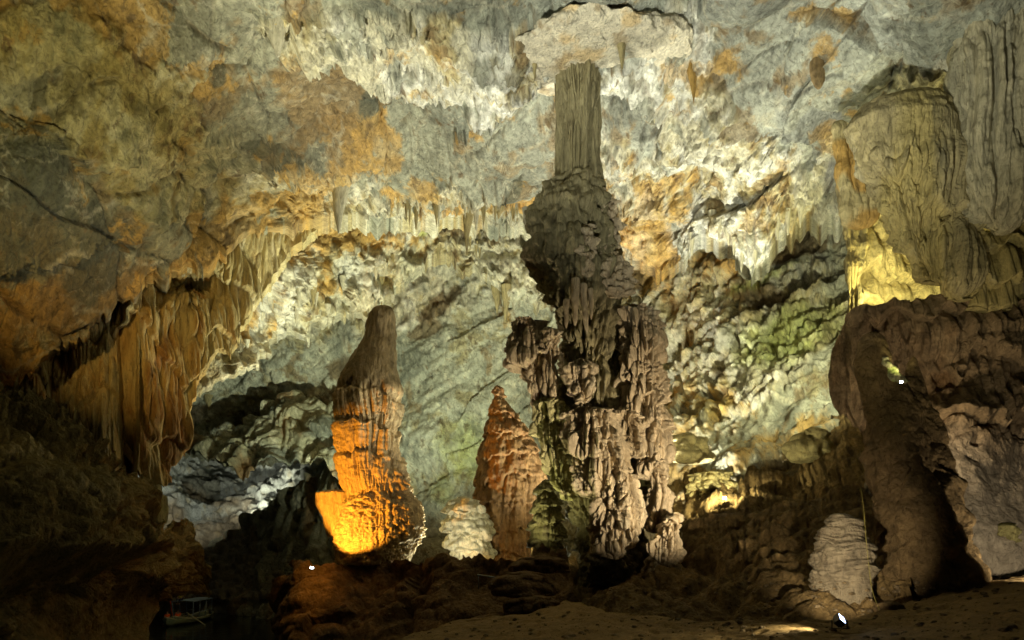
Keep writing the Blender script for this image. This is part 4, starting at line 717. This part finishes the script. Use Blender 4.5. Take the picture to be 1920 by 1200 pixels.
def seated_person(loc, yaw, top, label):
    t = thing('person', label, 'person', loc); t.rotation_euler = (0, 0, yaw)
    V = [(0,0,.12),(0,0,.30),(0,.01,.50),(0,0,.60),(0,-.02,.70),(0,-.02,.82), (-.18,0,.52),(-.24,-.08,.30),(-.16,-.26,.22), (.18,0,.52),(.24,-.08,.30),(.16,-.26,.22), (-.1,-.02,.10),(-.13,-.42,.14),(-.12,-.46,-.28),(-.12,-.58,-.32), (.1,-.02,.10),(.13,-.42,.14),(.12,-.46,-.28),(.12,-.58,-.32)]
    E = [(0,1),(1,2),(2,3),(3,4),(4,5),(2,6),(6,7),(7,8),(2,9),(9,10),(10,11),(0,12),(12,13),(13,14),(14,15),(0,16),(16,17),(17,18),(18,19)]
    R = [.15,.14,.15,.06,.085,.085,.065,.05,.035,.065,.05,.035,.09,.075,.05,.045,.09,.075,.05,.045]
    skin_body('body', V, E, R, M_SKIN, t)
    skin_body('shirt', V[:3]+[(-.18,0,.52),(-.235,-.06,.36),(.18,0,.52),(.235,-.06,.36)], [(0,1),(1,2),(2,3),(3,4),(2,5),(5,6)], [.165,.16,.165,.08,.07,.08,.07], top, t)
    skin_body('trousers', [(0,0,.12)]+V[12:15]+V[16:19], [(0,1),(1,2),(2,3),(0,4),(4,5),(5,6)], [.155,.1,.088,.062,.1,.088,.062], M_DARK, t)
    skin_body('hair', [(0,.02,.76),(0,.01,.86)], [(0,1)], [.095,.085], M_HAIR, t)
    return t
def boat(px, py, Y, length, beam, yaw, label, cabin=True):
    p = at(px, py, float(Y)); p[2] = 0; t = thing('river_boat', label, 'boat', p); t.rotation_euler = (0, 0, yaw)
    ns = 15; rows = []
    for i in range(ns):
        s = i/(ns-1)*2-1; w_ = beam/2*(1-abs(s)**3)**.6+.03; sh = .18*abs(s)**3*(2.4 if s < 0 else 1); y = s*length/2
        prof = [(-w_, .42+sh), (-w_*.92, .15+sh), (-w_*.5, -.12+sh*.8), (0, -.18+sh*.8), (w_*.5, -.12+sh*.8), (w_*.92, .15+sh), (w_, .42+sh), (w_*.9, .42+sh), (w_*.8, .14+sh), (w_*.4, .02+sh*.8), (0, .0+sh*.8), (-w_*.4, .02+sh*.8), (-w_*.8, .14+sh), (-w_*.9, .42+sh)]
        rows.append([(x, y, z) for x, z in prof])
    V = np.array(rows); o = mesh_np('hull', V+p, grid_quads(ns, 14, True), M_HULL, None, t)
    for sx in (-1, 1):
        g = np.array([[r[0 if sx < 0 else 6]] for r in rows])[:, 0]; pr_ = [bar(g[i]+p, g[i+1]+p, .045) for i in range(ns-1)]
        mesh_np('gunwale', *join(pr_), M_CREAMB, None, t)
    for y in (-length*.3, -length*.12, length*.06, length*.24): mesh_np('thwart', *box_np(p+[0, y, .36], (beam*.85, .28, .05)), M_HULL, None, t, False)
    if cabin:
        hl = length*.28
        n = 9; xs = np.linspace(-beam*.55, beam*.55, n); zs = 2.05+.10*(1-(xs/(beam*.55))**2)
        rw = [[(x, y, z+dz) for x, z in zip(xs, zs)] for y, dz in ((-hl, -.05), (-hl, 0), (hl, 0), (hl, -.05), (-hl, -.05))]
        mesh_np('roof', np.array(rw)+p, grid_quads(5, n), M_ROOF, None, t, False)
        for sx in (-1, 1):
            for k in range(4):
                y = -hl+.1+k*(2*hl-.2)/3; mesh_np('post', *bar(p+[sx*beam*.45, y, .40], p+[sx*beam*.5, y, 2.05], .035), M_POST, None, t)
            mesh_np('side_rail', *bar(p+[sx*beam*.47, -hl+.1, .95], p+[sx*beam*.47, hl-.1, .95], .025), M_POST, None, t)
    return t, p
b1, p1 = boat(362, 1164, 66, 9.5, 1.9, .10, 'long canopied river boat with blue roof on the dark water')
b2, p2 = boat(331, 1160, 64, 8.0, 1.3, .25, 'narrow open green boat moored left of the canopied boat', False)
seated_person(p1+np.array([-.15, -2.2, 2.12]), 0, M_YEL, 'person in a yellow shirt sitting on the boat roof')
seated_person(p1+np.array([.05, -3.1, .40]), .1, M_VEST, 'passenger in an orange life vest at the front of the canopied boat')
seated_person(p1+np.array([-.45, -2.0, .40]), -.1, M_VEST, 'passenger in an orange life vest just behind, left under the boat roof')
seated_person(p2+np.array([-.05, -1.6, .40]), 0, M_VEST, 'person in orange seated in the narrow green boat')
pole = mesh_np('boat_pole', *bar(p1+np.array([.9, -3.2, 1.1]), p1+np.array([3.2, -4.5, .05]), .035), M_CREAMB, None, None, origin=tuple(p1+np.array([3.2, -4.5, .05])))
tag(pole, 'bamboo pole slanting from the canopied boat down to the water', 'pole')
mesh_np('steering_oar', *bar(p1+np.array([-1.1, -2, .4]), p1+np.array([-1.3, -2.2, 2.3]), .035), M_VEST, None, b1)
lamp(300, 1080, 48, 360, 1130, 66, 110, (1,.9,.7), 40, 1, .1)  # unseen lamp added so the boats show dimly
